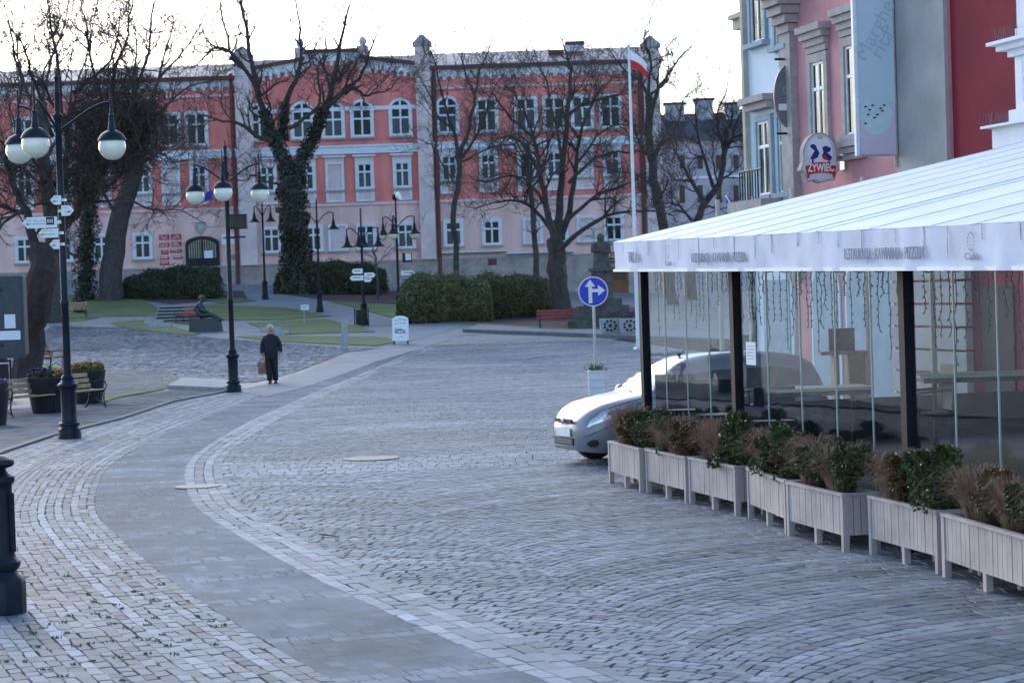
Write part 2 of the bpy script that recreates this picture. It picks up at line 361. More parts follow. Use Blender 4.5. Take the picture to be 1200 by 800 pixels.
# ---- real stone setts in the near part of the street
def smooth_curve(pts,step=.08):
    pts=[np.array(p,float) for p in pts]; out=[]
    ext=[2*pts[0]-pts[1]]+pts+[2*pts[-1]-pts[-2]]
    for i in range(1,len(ext)-2):
        p0,p1,p2,p3=ext[i-1:i+3]; n=max(2,int(np.linalg.norm(p2-p1)/step))
        for t in np.linspace(0,1,n,endpoint=False):
            out.append(.5*((2*p1)+(-p0+p2)*t+(2*p0-5*p1+4*p2-p3)*t*t+(-p0+3*p1-3*p2+p3)*t**3))
    out.append(pts[-1]); out=np.array(out)
    for _ in range(40): out[1:-1]=(out[:-2]+2*out[1:-1]+out[2:])/4
    d=np.r_[0,np.cumsum(np.linalg.norm(np.diff(out,axis=0),axis=1))]; s=np.arange(0,d[-1],step)
    return np.c_[np.interp(s,d,out[:,0]),np.interp(s,d,out[:,1])]
BL=[(.6,9.6),(-.35,12.2),(-1.25,14.54),(-2.04,16.67),(-3.1,19.73),(-4.35,23.79),(-5.3,27.32),(-6.15,32.23),(-6.55,36),(-6.72,41),(-6.75,47),(-6.65,52.5),(-6.45,59),(-6.0,68),(-5.4,78),(-4.8,86),(-4.2,96)]
BLc=smooth_curve(BL)
def nrm(c):
    t=np.gradient(c,axis=0); t/=np.linalg.norm(t,axis=1)[:,None]; return np.c_[t[:,1],-t[:,0]]   # to the right
BLn=nrm(BLc)
def offs(c,n,d):
    o=c+n*d
    for _ in range(10): o[1:-1]=(o[:-2]+2*o[1:-1]+o[2:])/4
    return o
class Stones:
    def __init__(s): s.q=[]; s.c=[]; s.h=[]
    def strip(s,a,b,ln,lo,hi,keep=None,light=0,tint=None,gap=.008,jit=.006):
        """stones between two neighbouring row curves a and b"""
        d=np.r_[0,np.cumsum(np.linalg.norm(np.diff(a,axis=0),axis=1))]; T=d[-1]
        n=int(T/ln*1.3)+3; cut=np.cumsum(ln*NPR.uniform(.72,1.32,n)); cut=np.r_[0,cut[cut<T-.03],T]
        if len(cut)<3: return
        def at(c,t):
            u=t/T*(len(c)-1); i=np.arange(len(c)); return np.c_[np.interp(u,i,c[:,0]),np.interp(u,i,c[:,1])]
        A=at(a,cut); B=at(b,np.clip(cut+NPR.normal(0,jit,len(cut)),0,T))
        q=np.stack([A[:-1],A[1:],B[1:],B[:-1]],1)+NPR.normal(0,jit*.55,(len(cut)-1,4,2))
        c=q.mean(1); k=np.ones(len(c),bool)
        if keep is not None: k=keep(c)
        q=q[k]; m=len(q)
        if not m: return
        md=(lo+hi)/2; sp_=hi-lo; wk=np.cumsum(NPR.normal(0,1,len(k))); wk-=wk.mean(); wk=np.sin(wk*.35+NPR.uniform(0,6.28))[k]
        g=md+sp_*(NPR.normal(0,.22,m)+.22*wk*(1 if light>=0 else 0)+NPR.normal(0,.12))+np.where(NPR.random(m)<.05,.05,0)+abs(light)
        w=NPR.normal(0,.016,m)+np.where(NPR.random(m)<.04,.05,0)
        col=np.c_[g*(1+w),g,g*(1-w)]
        s.q.append(q); s.c.append(col); s.h.append(np.full(m,gap))
    def build(s,name,mt,z=.008,tilt=.0016,bev=.006,zj=.0012,dep=.0055):
        q=np.concatenate(s.q); c=np.clip(np.concatenate(s.c),.02,.6); gap=np.concatenate(s.h); n=len(q)
        ctr=q.mean(1,keepdims=True); ex=q-ctr; ln=np.linalg.norm(ex,axis=2,keepdims=True)
        rim=ctr+ex*(1-gap[:,None,None]*.55/np.maximum(ln,.02)); top=ctr+ex*(1-(gap[:,None,None]*.55+bev)/np.maximum(ln,.02))
        zc=np.vectorize(zt)(ctr[:,0,0],ctr[:,0,1])
        rz=(zc+z-dep)[:,None]+np.zeros((n,4)); tz=(zc+z+NPR.normal(0,zj,n))[:,None]+NPR.normal(0,tilt*.5,(n,4))
        v=np.concatenate([np.concatenate([rim,rz[...,None]],2),np.concatenate([top,tz[...,None]],2)],1).reshape(-1,3)
        base=(np.arange(n)*8)[:,None,None]
        F=np.array([[4,5,6,7],[0,1,5,4],[1,2,6,5],[2,3,7,6],[3,0,4,7]])
        # keep faces pointing up
        area=(q[:,1,0]-q[:,0,0])*(q[:,2,1]-q[:,0,1])-(q[:,1,1]-q[:,0,1])*(q[:,2,0]-q[:,0,0])
        fa=(base+F[None]); fl=area<0; fa[fl]=fa[fl][:,:,::-1]
        fa=fa.reshape(-1,4); me=bpy.data.meshes.new(name)
        me.vertices.add(len(v)); me.vertices.foreach_set('co',v.ravel()); me.loops.add(fa.size); me.loops.foreach_set('vertex_index',fa.ravel().astype(np.int32))
        me.polygons.add(len(fa)); me.polygons.foreach_set('loop_start',np.arange(len(fa),dtype=np.int32)*4); me.polygons.foreach_set('loop_total',np.full(len(fa),4,np.int32))
        me.polygons.foreach_set('use_smooth',np.zeros(len(fa),bool)); me.update(calc_edges=True); at=me.attributes.new('tone','FLOAT_COLOR','POINT')
        cc=np.c_[c,np.ones(n)]; at.data.foreach_set('color',np.repeat(cc,8,axis=0).ravel())
        me.materials.append(mt); o=bpy.data.objects.new(name,me); COL.objects.link(o); print(name,n); return tag(o,kind='structure')
STM=mat('sett_granite',(1.03,1.09,1.19),.7,.2,.22,.45,45,attr='tone',detail=10,col2=(.62,.66,.74),spec=.25)
YF=88
zone('sand_bed',[(-9.5,9),(11,9),(11,88),(-4.5,88),(-5.5,75),(-6.9,64),(-8.0,60),(-8.7,56),(-8.75,48.5),(-9.1,43),(-9.05,38.5),(-9.3,30)],mat('joint_sand',(.020,.019,.017),.95,.3,3,spec=.1),.0025,2.0,px=False)
def rightlim(c): # planter / marquee line
    return c[:,0]<np.where(c[:,1]<31, 2.15+.24*(27.2-c[:,1])+.6, 9.0)
slabx=lambda y: np.interp(y,[10,30,38.5,43,48.5,56,60,64,75,90],[-9.5,-9.3,-9.1,-9.15,-8.8,-8.75,-8.1,-7.0,-5.6,-4.6])
BANDW=1.28
# left field: rows run along the band
st=Stones(); w=.103; prev=offs(BLc,BLn,0)
for k in range(74):
    nx=offs(BLc,BLn,-(k+1)*w) if k<24 else prev-np.array([w,0])
    st.strip(nx,prev,.25,.14,.33,keep=lambda c:(c[:,1]<YF)&(c[:,1]>9)&(c[:,0]>slabx(c[:,1])),gap=.016,jit=.012); prev=nx
st.build('pavement_setts',STM,tilt=.0018)
# smooth band with pale cross rows
st=Stones(); n=12; w=BANDW/n; sB=np.r_[0,np.cumsum(np.linalg.norm(np.diff(BLc,axis=0),axis=1))]
rows=int(sB[-1]/.21)
ib=lambda t,o:np.c_[np.interp(t,sB,BLc[:,0]+BLn[:,0]*o),np.interp(t,sB,BLc[:,1]+BLn[:,1]*o)]
oo=np.linspace(0,BANDW,14)
nextlight=5
for j in range(rows):
    t0=j*.21; t1=t0+.21
    A=np.array([ib(t0,o)for o in oo]).reshape(-1,2); B=np.array([ib(t1,o)for o in oo]).reshape(-1,2)
    lt=j>=nextlight
    if j>=nextlight+1: nextlight=j+int(NPR.integers(6,13))
    st.strip(A,B,.13 if lt else .12,.15 if lt else .135,.25 if lt else .175,keep=lambda c:(c[:,1]<YF),gap=.010 if lt else .002,light=.001 if lt else -.001,jit=.006 if lt else .0015)
st.build('paved_band',mat('band_paver',(1.55,1.62,1.80),.8,.18,.5,.25,70,attr='tone',detail=8,col2=(.82,.82,.84),spec=.12),tilt=.0003,z=.0048,bev=.002,zj=.0002,dep=.0012)
# border courses + main carriageway arcs
st=Stones(); prev=offs(BLc,BLn,BANDW-.06)
for k in range(4):
    nx=offs(BLc,BLn,BANDW-.06+(k+1)*.14); st.strip(prev,nx,.32,.16,.36,keep=lambda c:(c[:,1]<YF)&(c[:,1]>9),gap=.014,jit=.013); prev=nx
st.build('border_setts',STM,z=.0115)
st=Stones()
edge=prev; eo=np.argsort(edge[:,1]); ex=lambda y:np.interp(y,edge[eo,1],edge[eo,0])
yc=lambda c:c[:,1]-.05*np.sin(c[:,0]*.8)-.051*np.clip(c[:,0]+4,0,9)
def kmain(c): return (c[:,0]>ex(c[:,1])-.07)&rightlim(c)&(c[:,1]<YF)&(c[:,1]>10.5)&~((yc(c)>31.6)&(yc(c)<34.24)&(c[:,0]<1.6+.3*(yc(c)-31.6)))
ev=np.array([-.22,.975]); eu=np.array([.975,.22]); org=np.array([4.6,14.5])
W=6.2; sp=.175; RA=3.66
for lane in range(-3,3):
    u=RA*np.sin(np.linspace(-1.01,1.01,110)); sag=np.sqrt(RA**2-u**2)-RA
    for j in range(-60,int((YF-4)/sp)):
        v=j*sp+sag+(lane%2)*.1; slope=-u/np.sqrt(RA**2-u**2); nl=np.sqrt(1+slope**2)
        a=org+np.outer(u+lane*W,eu)+np.outer(v,ev)
        if a[:,1].min()>YF or a[:,1].max()<10.5: continue
        nx_=(eu[None]*(-slope/nl)[:,None]+ev[None]*(1/nl)[:,None]); b=a+nx_*(sp/nl)[:,None]
        st.strip(a,b,.155,.15,.29,keep=kmain,gap=.016,jit=.012,light=.05 if (j*7919+lane*31)%11<2 else 0)
# the straight course that crosses the street
for k in range(9):
    y0=31.6+k*.293; X=np.linspace(-5.2,3.2,90); c=np.c_[X,y0+.05*np.sin(X*.8)+.17*np.clip(X+4,0,9)*.3]; d=c+np.array([0,.293])
    st.strip(c,d,.17,.19,.33,keep=lambda c:(c[:,0]>ex(c[:,1])-.03)&(c[:,0]<1.6+.3*(yc(c)-31.6)),gap=.014,jit=.008)
st.build('carriageway_setts',STM)
# coarse field stones of the plaza
from mathutils.geometry import intersect_point_tri_2d
plp=[gp(*q) for q in [(-60,470),(0,462),(40,452),(70,448),(95,430),(200,437),(268,449),(300,448),(345,436),(405,413),(440,408.5),(400,407.5),(330,402.5),(235,395),(150,384),(40,382),(-60,387)]]
pX=np.array([q.x for q in plp]);pY=np.array([q.y for q in plp])
def inplaza(c):
    r=np.zeros(len(c),bool); j=len(pX)-1
    for i in range(len(pX)):
        k=((pY[i]>c[:,1])!=(pY[j]>c[:,1]))&(c[:,0]<(pX[j]-pX[i])*(c[:,1]-pY[i])/(pY[j]-pY[i]+1e-9)+pX[i]); r^=k; j=i
    return r&(c[:,0]>-24)
st=Stones(); y=pY.min()
while y<pY.max():
    X=np.linspace(-25,0,60); a=np.c_[X,y+.12*np.sin(X*.9+y*.3)]; h=NPR.uniform(.24,.34); b=a+np.array([0,h]); st.strip(a,b,.17,.13,.36,keep=inplaza,gap=.03,jit=.016); y+=h
st.build('plaza_setts',STM,z=.022,tilt=.007,zj=.003)
# weeds in the joints near the iron bollard
mb=MB()
for i in range(120):
    x=NPR.normal(-2.9,1.1); y=NPR.normal(17.0,2.2)
    if y<13 or x>np.interp(y,[12,14.5,16.7,19.7,23.8],[-.4,-1.3,-2.1,-3.2,-4.4]): continue
    for k in range(7):
        a=random.uniform(0,6.28); r=random.uniform(.004,.045); p=Vector((x+r*math.cos(a),y+.4*r*math.sin(a),.008)); l=random.uniform(.008,.022)
        q=Vector((random.uniform(-.012,.012),random.uniform(-.012,.012),l)); s=Vector((.006,.002,0)); mb.add([p-s,p+s,p+q+s*.6,p+q-s*.6],[(0,1,2,3)])
tag(mb.build('joint_weeds',M['weed']),kind='stuff')
# ================================================================== STREET FURNITURE
def ground_at(x,y): return gp(x,y)
# ---- three-armed globe lamps
def iron_base(mb,k=1.0):
    mb.lathe([(.225,0),(.225,.06),(.215,.2),(.18,.215),(.17,.25),(.205,.27),(.205,.31),(.165,.34),(.15,.40),(.145,.95),(.165,.99),(.20,1.03),(.20,1.07),(.15,1.10),(.12,1.15),(.13,1.19),(.09,1.25)],12,ph=PI/12)
def globe_lamp(loc,az,label,tilt=0):
    t=thing('street_lamp',label,'street lamp',loc,0,'three-armed globe lamps')
    b=MB(); iron_base(b); b.build('lamp_base',M['iron'],t,True)
    b=MB(); b.lathe([(.078,1.2),(.072,2.6),(.085,2.62),(.085,2.68),(.07,2.7),(.066,5.0),(.066,5.95),(.09,5.98),(.09,6.04),(.07,6.06),(.07,6.2),(.1,6.24),(.1,6.3),(.055,6.34),(.05,6.7),(.065,6.72),(.045,6.76),(.04,7.0),(.055,7.02),(.02,7.06),(.012,7.2)],12)
    b.build('pole',M['iron'],t,True)
    for a in az:
        d=Vector((math.cos(a),math.sin(a),0)); L=1.03
        b=MB(); pts=[]
        for i in range(15):
            u=i/14; r=.07+u*(L-.07); z=6.02+.52*(u**1.0)*(1.5-.5*u) - .0*u + .10*math.sin(u*PI*1.0)*(u-.35)
            pts.append(d*r+Vector((0,0,z)))
        b.tube(pts,[.026]*15,8); arm=b.build('arm',M['iron'],t,True)
        e=d*L
        # small scroll on the arm
        b=MB(); b.tube([d*(.45+.12*math.cos(q))*1.0+Vector((0,0,6.48+.11*math.sin(q))) for q in np.linspace(.2,4.6,12)],.010,6); b.build('scroll',M['iron'],arm,True)
        b=MB(); b.lathe([(.008,.74),(.014,.70),(.022,.68),(.014,.66),(.018,.5),(.024,.46),(.024,.2),(.05,.19),(.055,.15),(.045,.14),(.07,-.1),(.085,-.13),(.14,-.155),(.21,-.205),(.26,-.275),(.28,-.315),(.28,-.335),(.25,-.34)],20,(e.x,e.y,6.12)); b.build('lamp_cap',M['iron'],arm,True)
        b=MB(); b.lathe([(.240*1.0,-.335)]+[(.265*math.cos(q),-.45+.265*math.sin(q)) for q in np.linspace(.36,-PI/2+.02,12)],24,(e.x,e.y,6.12)); b.build('globe',M['globe'],arm,True)
    return t
L1=gp(82,514); lamp1=globe_lamp(L1,[R_(17),R_(149),R_(257)],'near navy globe lamp carrying white finger signs, beside dark planters')
L2=gp(274,459.5); lamp2=globe_lamp(L2,[R_(272),R_(30),R_(158)],'second globe lamp, left of the walking man, with a floodlight halfway up'); lamp2.scale=(.955,)*3; lamp1.scale=(.985,)*3
# finger signs on near lamp
def finger(px0,px1,y0,y1,left,label,marks):
    d=L1.y-.14; a=P(px0,(y0+y1)/2,d); b_=P(px1,(y0+y1)/2,d); h=(y1-y0)*d/FPX; tip=h*.45
    w=b_.x-a.x; t=thing('direction_sign',label,'direction sign',(a.x,d,a.z),R_(random.uniform(-8,8)) if w<.6 else 0,'finger signs on the near lamp')
    poly=[(0,0),(tip,-h/2),(w,-h/2),(w,h/2),(tip,h/2)] if left else [(0,-h/2),(w-tip,-h/2),(w,0),(w-tip,h/2),(0,h/2)]
    m=MB(); m.prism(poly,lambda u,v,k:(u,.012-k*.024,v)); m.build('board',M['signwhite'],t)
    m=MB(); x0,x1=(tip*1.2,w-.06) if left else (.06,w-tip*1.2)
    m.box(((x0+x1)/2,-.014,-h*.12),(x1-x0,.004,.012))
    if left: m.add([(x0-.06,-.015,-h*.12),(x0+.01,-.015,-h*.12-.03),(x0+.01,-.015,-h*.12+.03)],[(0,1,2)])
    else: m.add([(x1+.06,-.015,-h*.12),(x1-.01,-.015,-h*.12+.03),(x1-.01,-.015,-h*.12-.03)],[(0,1,2)])
    for r,(f0,f1) in enumerate(marks):
        n=int((f1-f0)*w/.035)
        for i in range(n):
            if random.random()<.8: m.box((f0*w+i*.035+.012,-.014,h*(.28-.17*r)),(.022,.004,h*.075))
    m.build('lettering',M['ink'],t)
    if left and w>.6:
        m=MB(); m.box((w-.13,-.0145,h*.12),(.15,.004,.15)); m.build('symbol',M['black'],t)
        m=MB(); 
        for k in range(3): m.box((w-.17+k*.04,-.018,h*.1),(.018,.003,.07))
        m.build('symbol_bars',M['signwhite'],t)
    m=MB(); m.box((w+.02 if left else -.02,.06,0),(.10,.10,h*.3)); m.build('clamp',M['steel'],t)
finger(59,72,229.5,240,True,'small finger sign pointing left, topmost on the near lamp',[(.35,.9)])
finger(72,87,241,253,False,'only finger sign pointing right on the near lamp',[(.1,.7)])
finger(26,67,255,268,True,'longest finger sign on the near lamp, with a black square symbol',[(.12,.72),(.12,.72)])
finger(45,69,268.5,279,True,'medium finger sign directly beneath the longest one on the near lamp',[(.2,.8)])
finger(58,70,281,292,True,'lowest short finger sign on the near lamp',[(.3,.9)])
# floodlight on second lamp
t=thing('floodlight','dark box floodlight on a bracket of the second globe lamp','floodlight',L2,0)
m=MB(); c=P(271,260,L2.y-.1)-L2; m.box(c+Vector((.18,0,0)),(.5,.3,.4)); m.build('housing',M['iron'],t); m=MB(); m.box(c+Vector((.1,0,-.42)),(.55,.06,.05)); m.box(c+Vector((.12,0,-.3)),(.05,.05,.3)); m.build('bracket',M['iron'],t)
m=MB(); m.box(c+Vector((.18,-.155,0)),(.42,.01,.32)); m.build('lens',M['pane'],t)
# ---- bell-shaded lamps in the park
def bell_lamp(px,py,ytop,az,zarm,label,lit=True,L=.95):
    g=gp(px,py); d=g.y; H=(P(px,ytop,d)-g).z
    t=thing('street_lamp',label,'street lamp',g,0,'bell-shaded park lamps')
    b=MB(); b.lathe([(.2,0),(.2,.25),(.16,.3),(.14,.9),(.18,1.0),(.1,1.1),(.075,1.2)],10); b.build('lamp_base',M['iron_far'],t,True)
    b=MB(); b.lathe([(.07,1.15),(.06,zarm),(.08,zarm+.05),(.05,zarm+.1),(.04,H-.1),(.01,H)],8); b.build('pole',M['iron_far'],t,True)
    for a in az:
        dd=Vector((math.cos(a),math.sin(a),0)); b=MB()
        b.tube([dd*(.05+(L-.05)*u)+Vector((0,0,zarm+.55*math.sin(u*PI*.62))) for u in np.linspace(0,1,9)]+[dd*L+Vector((0,0,zarm+.3))],.03,6); arm=b.build('arm',M['iron_far'],t,True); e=dd*L
        b=MB(); b.lathe([(.02,.55),(.035,.5),(.04,.2),(.07,.1),(.1,-.12),(.2,-.28),(.32,-.36),(.32,-.39)],14,(e.x,e.y,zarm)); b.build('lamp_shade',M['iron_far'],arm,True)
        if lit:
            b=MB(); b.lathe([(.29,-.40),(.27,-.5),(.18,-.62),(.06,-.68)],14,(e.x,e.y,zarm)); b.build('globe',M['globe'],arm,True)
    return t,g,H
pl1,g465,h465=bell_lamp(468,370,231,[R_(10),R_(140),R_(262)],4.65,'bell-shaded lamp topped by a small floodlight, left end of the large hedge')
pl2,g425,h425=bell_lamp(427,381,243,[R_(20),R_(150),R_(265),R_(85)],4.2,'bell-shaded lamp with white finger signs and a litter bin at its foot',False,.85)
pl3,g375,h375=bell_lamp(375,366,232,[R_(10),R_(170)],4.9,'bell-shaded lamp on the path, right of the ivy-clad tree',False,.9)
pl4,g312,h312=bell_lamp(311,351,222,[R_(170),R_(350)],5.0,'bell-shaded lamp left of the ivy-clad tree, farthest up the path',False,.5)
t=thing('floodlight','small round floodlight on top of the bell-shaded lamp','floodlight',g465+Vector((0,0,h465-.02)))
m=MB(); m.tube([(-.15,0,.0),(.1,0,.06)],[.14,.2],10); m.build('housing',M['iron_far'],t,True); m=MB(); m.tube([(.1,0,.06),(.22,-.05,.09)],[.2,.22],12); m.build('lens',M['globe'],t,True)
t=thing('floodlight','square floodlight facing the path, midway up the lamp by the hedge','floodlight',P(470.5,302,g465.y-.15))
m=MB(); m.box((.3,0,0),(.5,.25,.5)); m.build('housing',M['black'],t); m=MB(); m.box((.36,-.14,.04),(.3,.02,.36)); m.build('lens',M['paper'],t)
for x0,x1,y,rt,lab in ((412,425,318,0,'upper white finger sign pointing left on the park lamp'),(410,426,326,0,'lower white finger sign pointing left on the park lamp'),(427,440,322.5,1,'white finger sign pointing right on the park lamp'),(427,436,327.5,1,'short lowest white finger sign on the park lamp'),(470,486,320,1,'lone white finger sign on the lamp beside the large hedge')):
    gg=g425 if x0<460 else g465; a=P(x0,y,gg.y-.1); w=(x1-x0)*gg.y/FPX; h=.24
    t=thing('direction_sign',lab,'direction sign',a,0,'finger signs on the park lamps')
    pl=[(0,0),(.1,-h/2),(w,-h/2),(w,h/2),(.1,h/2)] if not rt else [(0,-h/2),(w-.1,-h/2),(w,0),(w-.1,h/2),(0,h/2)]
    m=MB(); m.prism(pl,lambda u,v,k:(u,-k*.03,v)); m.build('board',M['signwhite'],t); m=MB(); m.box((w/2,-.035,.02),(w*.55,.006,.05)); m.build('lettering',M['ink'],t)
# ---- cast-iron bollard at the left edge
g=gp(3,719); t=thing('bollard','tall black cast-iron bollard with mushroom cap at the left edge','bollard',g)
b=MB(); b.lathe([(.20,0),(.205,.03),(.205,.26),(.195,.29),(.15,.33),(.135,.36),(.165,.40),(.17,.44),(.135,.47),(.125,.50)],8,ph=PI/8); b.build('base',M['iron'],t,True)
b=MB(); b.lathe([(.122,.49),(.118,1.05),(.12,1.09),(.145,1.12),(.145,1.16),(.09,1.19),(.07,1.23)],16); 
b.build('shaft',M['iron'],t,True)
for k in range(8):
    a=k*PI/4+.3; b=MB(); b.box((.122*math.cos(a),.122*math.sin(a),.77),(.02,.028,.5),a); b.build('rib',M['iron'],t)
b=MB(); b.lathe([(.05,1.22),(.13,1.245),(.148,1.27),(.14,1.30),(.08,1.335),(.02,1.345)],20); b.build('cap',M['iron'],t,True)
# ---- grey cabinet
g=gp(-16,478); t=thing('notice_cabinet','blue-grey steel cabinet with white stickers before the dark tree','cabinet',g)
d=g.y; q=lambda x,y:P(x,y,d)-g
a=q(-40,421); b_=q(28.5,323); m=MB(); w=b_.x-a.x; hh=b_.z-a.z
pts=[(a.x+.06,a.z),(b_.x-.06,a.z),(b_.x,a.z+.09),(b_.x,b_.z-.03),(b_.x-.03,b_.z),(a.x,b_.z),(a.x,a.z+.09)]
m.prism(pts,lambda u,v,k:(u,-.2+k*.4,v)); m.build('housing',M['cabinet'],t,recalc=True)
m=MB(); m.prism([(a.x+.1,a.z+.08),(b_.x-.07,a.z+.08),(b_.x-.07,b_.z-.08),(a.x+.1,b_.z-.08)],lambda u,v,k:(u,-.2-k*.015,v)); m.build('door',M['cabinet'],t,recalc=True)
for nm,x0,x1,y0,y1,mt in (('sticker',8,20,368,384.5,'paper'),('sticker',-6,26,387,398.5,'paper'),('hinge',-4,5,337,343,'black'),('hinge',-2,7,402,407,'black')):
    A=q(x0,y1);B=q(x1,y0); m=MB(); m.box(((A.x+B.x)/2,-.219,(A.z+B.z)/2),(B.x-A.x,.008,B.z-A.z)); m.build(nm,M[mt],t)
m=MB(); m.tube([(q(-22,421).x,0,0),(q(-22,421).x,0,a.z)],.08,10); m.build('post',M['iron'],t,True)
# ---- benches: slatted wood on cast iron, viewed at several angles
def bench(loc,rz,label,wood,L=1.8,slats=5,grp='slatted park benches'):
    t=thing('park_bench',label,'bench',loc,rz,grp)
    m=MB()
    for k in range(slats): m.box((0,-.20+k*.10,.44+.012*abs(k-2)),(L,.075,.03))
    m.build('seat',M[wood],t)
    m=MB()
    for k in range(3): m.box((0,.27+.045*k,.56+.13*k),(L,.03,.095),M=None)
    m.build('backrest',M[wood],t)
    for sx in (-1,1):
        x=sx*(L/2-.12); m=MB(); m.tube([(x,-.26,0),(x,-.2,.2),(x,-.22,.42),(x,.22,.42),(x,.30,.60),(x,.40,.92)],.02,6); m.tube([(x,.36,0),(x,.24,.2),(x,.2,.42)],.02,6)
        m.tube([(x,-.24,.06),(x,.05,.24),(x,.3,.06)],.014,5); m.build('side_frame',M['iron'],t,True)
        m=MB(); m.tube([(x,-.22,.42),(x,-.29,.56),(x,-.25,.66),(x,-.1,.68),(x,.12,.65),(x,.30,.62)],.017,6); m.build('armrest',M['iron'],t,True)
    return t
def bsc(o,s): o.scale=(s,)*3
b1=bench(gp(32,487),R_(150),'nearest slatted bench, between two black planters at the left','benchpale',1.7); b1.rotation_euler[2]=R_(58)
b2=bench(gp(95,480),R_(120),'slatted bench half hidden behind the near lamp','benchpale',1.6); b2.rotation_euler[2]=R_(66)
b3=bench(gp(60,433),R_(80),'brown bench seen end on, standing alone on the plaza edge','benchwood',1.5); b3.rotation_euler[2]=R_(82)
bench(gp(83,373),R_(20),'pale wooden bench beside the litter bin near the grey trunk','benchpale',1.9)
bench(gp(219,379.5),R_(-55),'red-brown bench facing the seated bronze figure','redwood',1.9)
bench(gp(167,350),R_(8),'red-brown bench in front of the low left hedge','redwood',2.0)
bench(gp(664,385),R_(2),'long red bench under the wide bare tree','redwood',2.6)
# ---- black tub planters with bedding plants
def tub(px,py,wpx,hpx,label,flow):
    g=gp(px,py); s=FPX/g.y; r=wpx/2/s; h=hpx/s
    t=thing('tub_planter',label,'planter',g,0,'black tub planters')
    m=MB(); m.lathe([(r*.72,0),(r*.74,.02),(r*.99,h-.06),(r,h-.05),(r,h),(r*.93,h),(r*.9,h-.07)],28); m.build('tub',M['potblack'],t,True)
    m=MB(); m.lathe([(r*.91,h-.09),(r*.5,h-.05),(.01,h-.03)],20); m.build('soil',M['soil'],t,True)
    f=thing('bedding_flowers',flow[0],'flowers',g+Vector((0,0,h-.06)),0,'flowers in the black tubs')
    lf=MB(); bl={k:MB() for k in flow[1]}
    for i in range(420):
        a=random.uniform(0,6.28); q=r*.88*math.sqrt(random.random()); c=Vector((q*math.cos(a),q*math.sin(a),random.uniform(.03,.20)))
        u=Vector((random.gauss(0,1),random.gauss(0,1),random.gauss(0,.5))).normalized()*.045; w=u.orthogonal().normalized()*.03
        lf.add([c-u-w,c+u-w,c+u+w,c-u+w],[(0,1,2,3)])
        if i%2==0:
            k=flow[1][int((math.cos(a)*q/r+1)*len(flow[1])/2*.999)]; c2=c+Vector((0,-.02,.06)); bl[k].sphere(c2,.035,6,4,(1,1,.6))
    lf.build('leaves',M['flowers'],f)
    for k in flow[1]: 
        if bl[k].v: tag(bl[k].build('petals',M[k],f),kind='stuff')
tub(57,484,50,43,'wide black tub planter directly left of the near lamp',('violet and orange flowers in the tub left of the near lamp',['violet','violet','orange']))
tub(104,473,42,40,'black tub planter directly right of the near lamp',('yellow and orange flowers in the tub right of the near lamp',['orange','yel','yel']))
tub(-6,499,36,44,'black tub planter cut by the left edge, in front of the bench',('leafy bedding plants in the tub at the left edge',['yel','violet']))
# ---- bins
def bin_(px,py,h,r,label,lid=False):
    g=gp(px,py); t=thing('litter_bin',label,'litter bin',g); m=MB(); m.lathe([(r*.9,.06),(r,.1),(r,h),(r*.86,h),(r*.84,h-.1)],16); m.build('bucket',M['black'],t,True)
    m=MB(); m.box((-r-.05,0,h*.55),(.05,.05,h*1.15)); m.box((r+.05,0,h*.55),(.05,.05,h*1.15)); m.build('stand',M['iron_far'],t)
    if lid: m=MB(); m.lathe([(r*1.05,h+.05),(r*1.05,h+.09),(r*.7,h+.2),(.02,h+.24)],16); m.build('lid',M['whitepaint'] if lid==2 else M['black'],t,True)
bin_(93,367,.75,.26,'black litter bin beside the pale wooden bench')
bin_(424,382,.8,.28,'black litter bin at the foot of the park signpost lamp')
bin_(722,381,.75,.22,'black litter bin left of the lattice concrete planters',1)
bin_(3,470,1.0,.2,'black round-lidded bin below the grey cabinet',1)
# ---- stone bollard, info stake, A-board
g=gp(403,410); t=thing('stone_post','leaning pale stone post at the lawn corner','post',g); m=MB(); m.hexa([(-.13,-.12,-.1),(.13,-.12,-.1),(.13,.12,-.1),(-.13,.12,-.1)],[(-.04,-.1,1.15),(.2,-.1,1.22),(.2,.1,1.22),(-.04,.1,1.15)]); o=m.build('shaft',M['concrete'],t)
m=MB(); m.box((0,0,.0),(.34,.34,.1)); m.build('footing',M['concrete'],t)
g=gp(357,380); t=thing('lawn_sign','small white sign on a thin stake in the lawn','sign',g); m=MB(); m.tube([(0,0,-.1),(0,0,.8)],.018,6); m.build('stake',M['steel'],t); m=MB(); m.box((.04,-.03,.85),(.4,.02,.26),R_(8)); m.build('plate',M['signwhite'],t); m=MB(); m.box((.04,-.046,.9),(.28,.006,.03),R_(8)); m.box((.04,-.046,.82),(.22,.006,.03),R_(8)); m.build('lettering',M['ink'],t)
g=gp(470,403.5); t=thing('sandwich_board','white round-topped sandwich board with a black building drawing on the road','sandwich board',g)
w=.33
prof=[(-w,.16),(w,.16),(w,1.02)]+[(w*math.cos(a),1.02+.16*math.sin(a)) for a in np.linspace(.2,PI-.2,8)]+[(-w,1.02)]
lean=lambda v:-.28+.22*v
m=MB(); m.prism(prof,lambda u,v,k:(u,lean(v)-k*.03,v)); m.build('front_panel',M['signwhite'],t)
m=MB(); m.prism(prof,lambda u,v,k:(u,-lean(v)+k*.03,v)); m.build('rear_panel',M['signwhite'],t)
for sx in(-1,1):
    m=MB(); m.tube([(sx*.28,lean(0),0),(sx*.28,lean(.3),.3)],.022,6); m.build('leg',M['black'],t); m=MB(); m.tube([(sx*.28,-lean(0),0),(sx*.28,-lean(.3),.3)],.022,6); m.build('leg',M['black'],t)
m=MB()
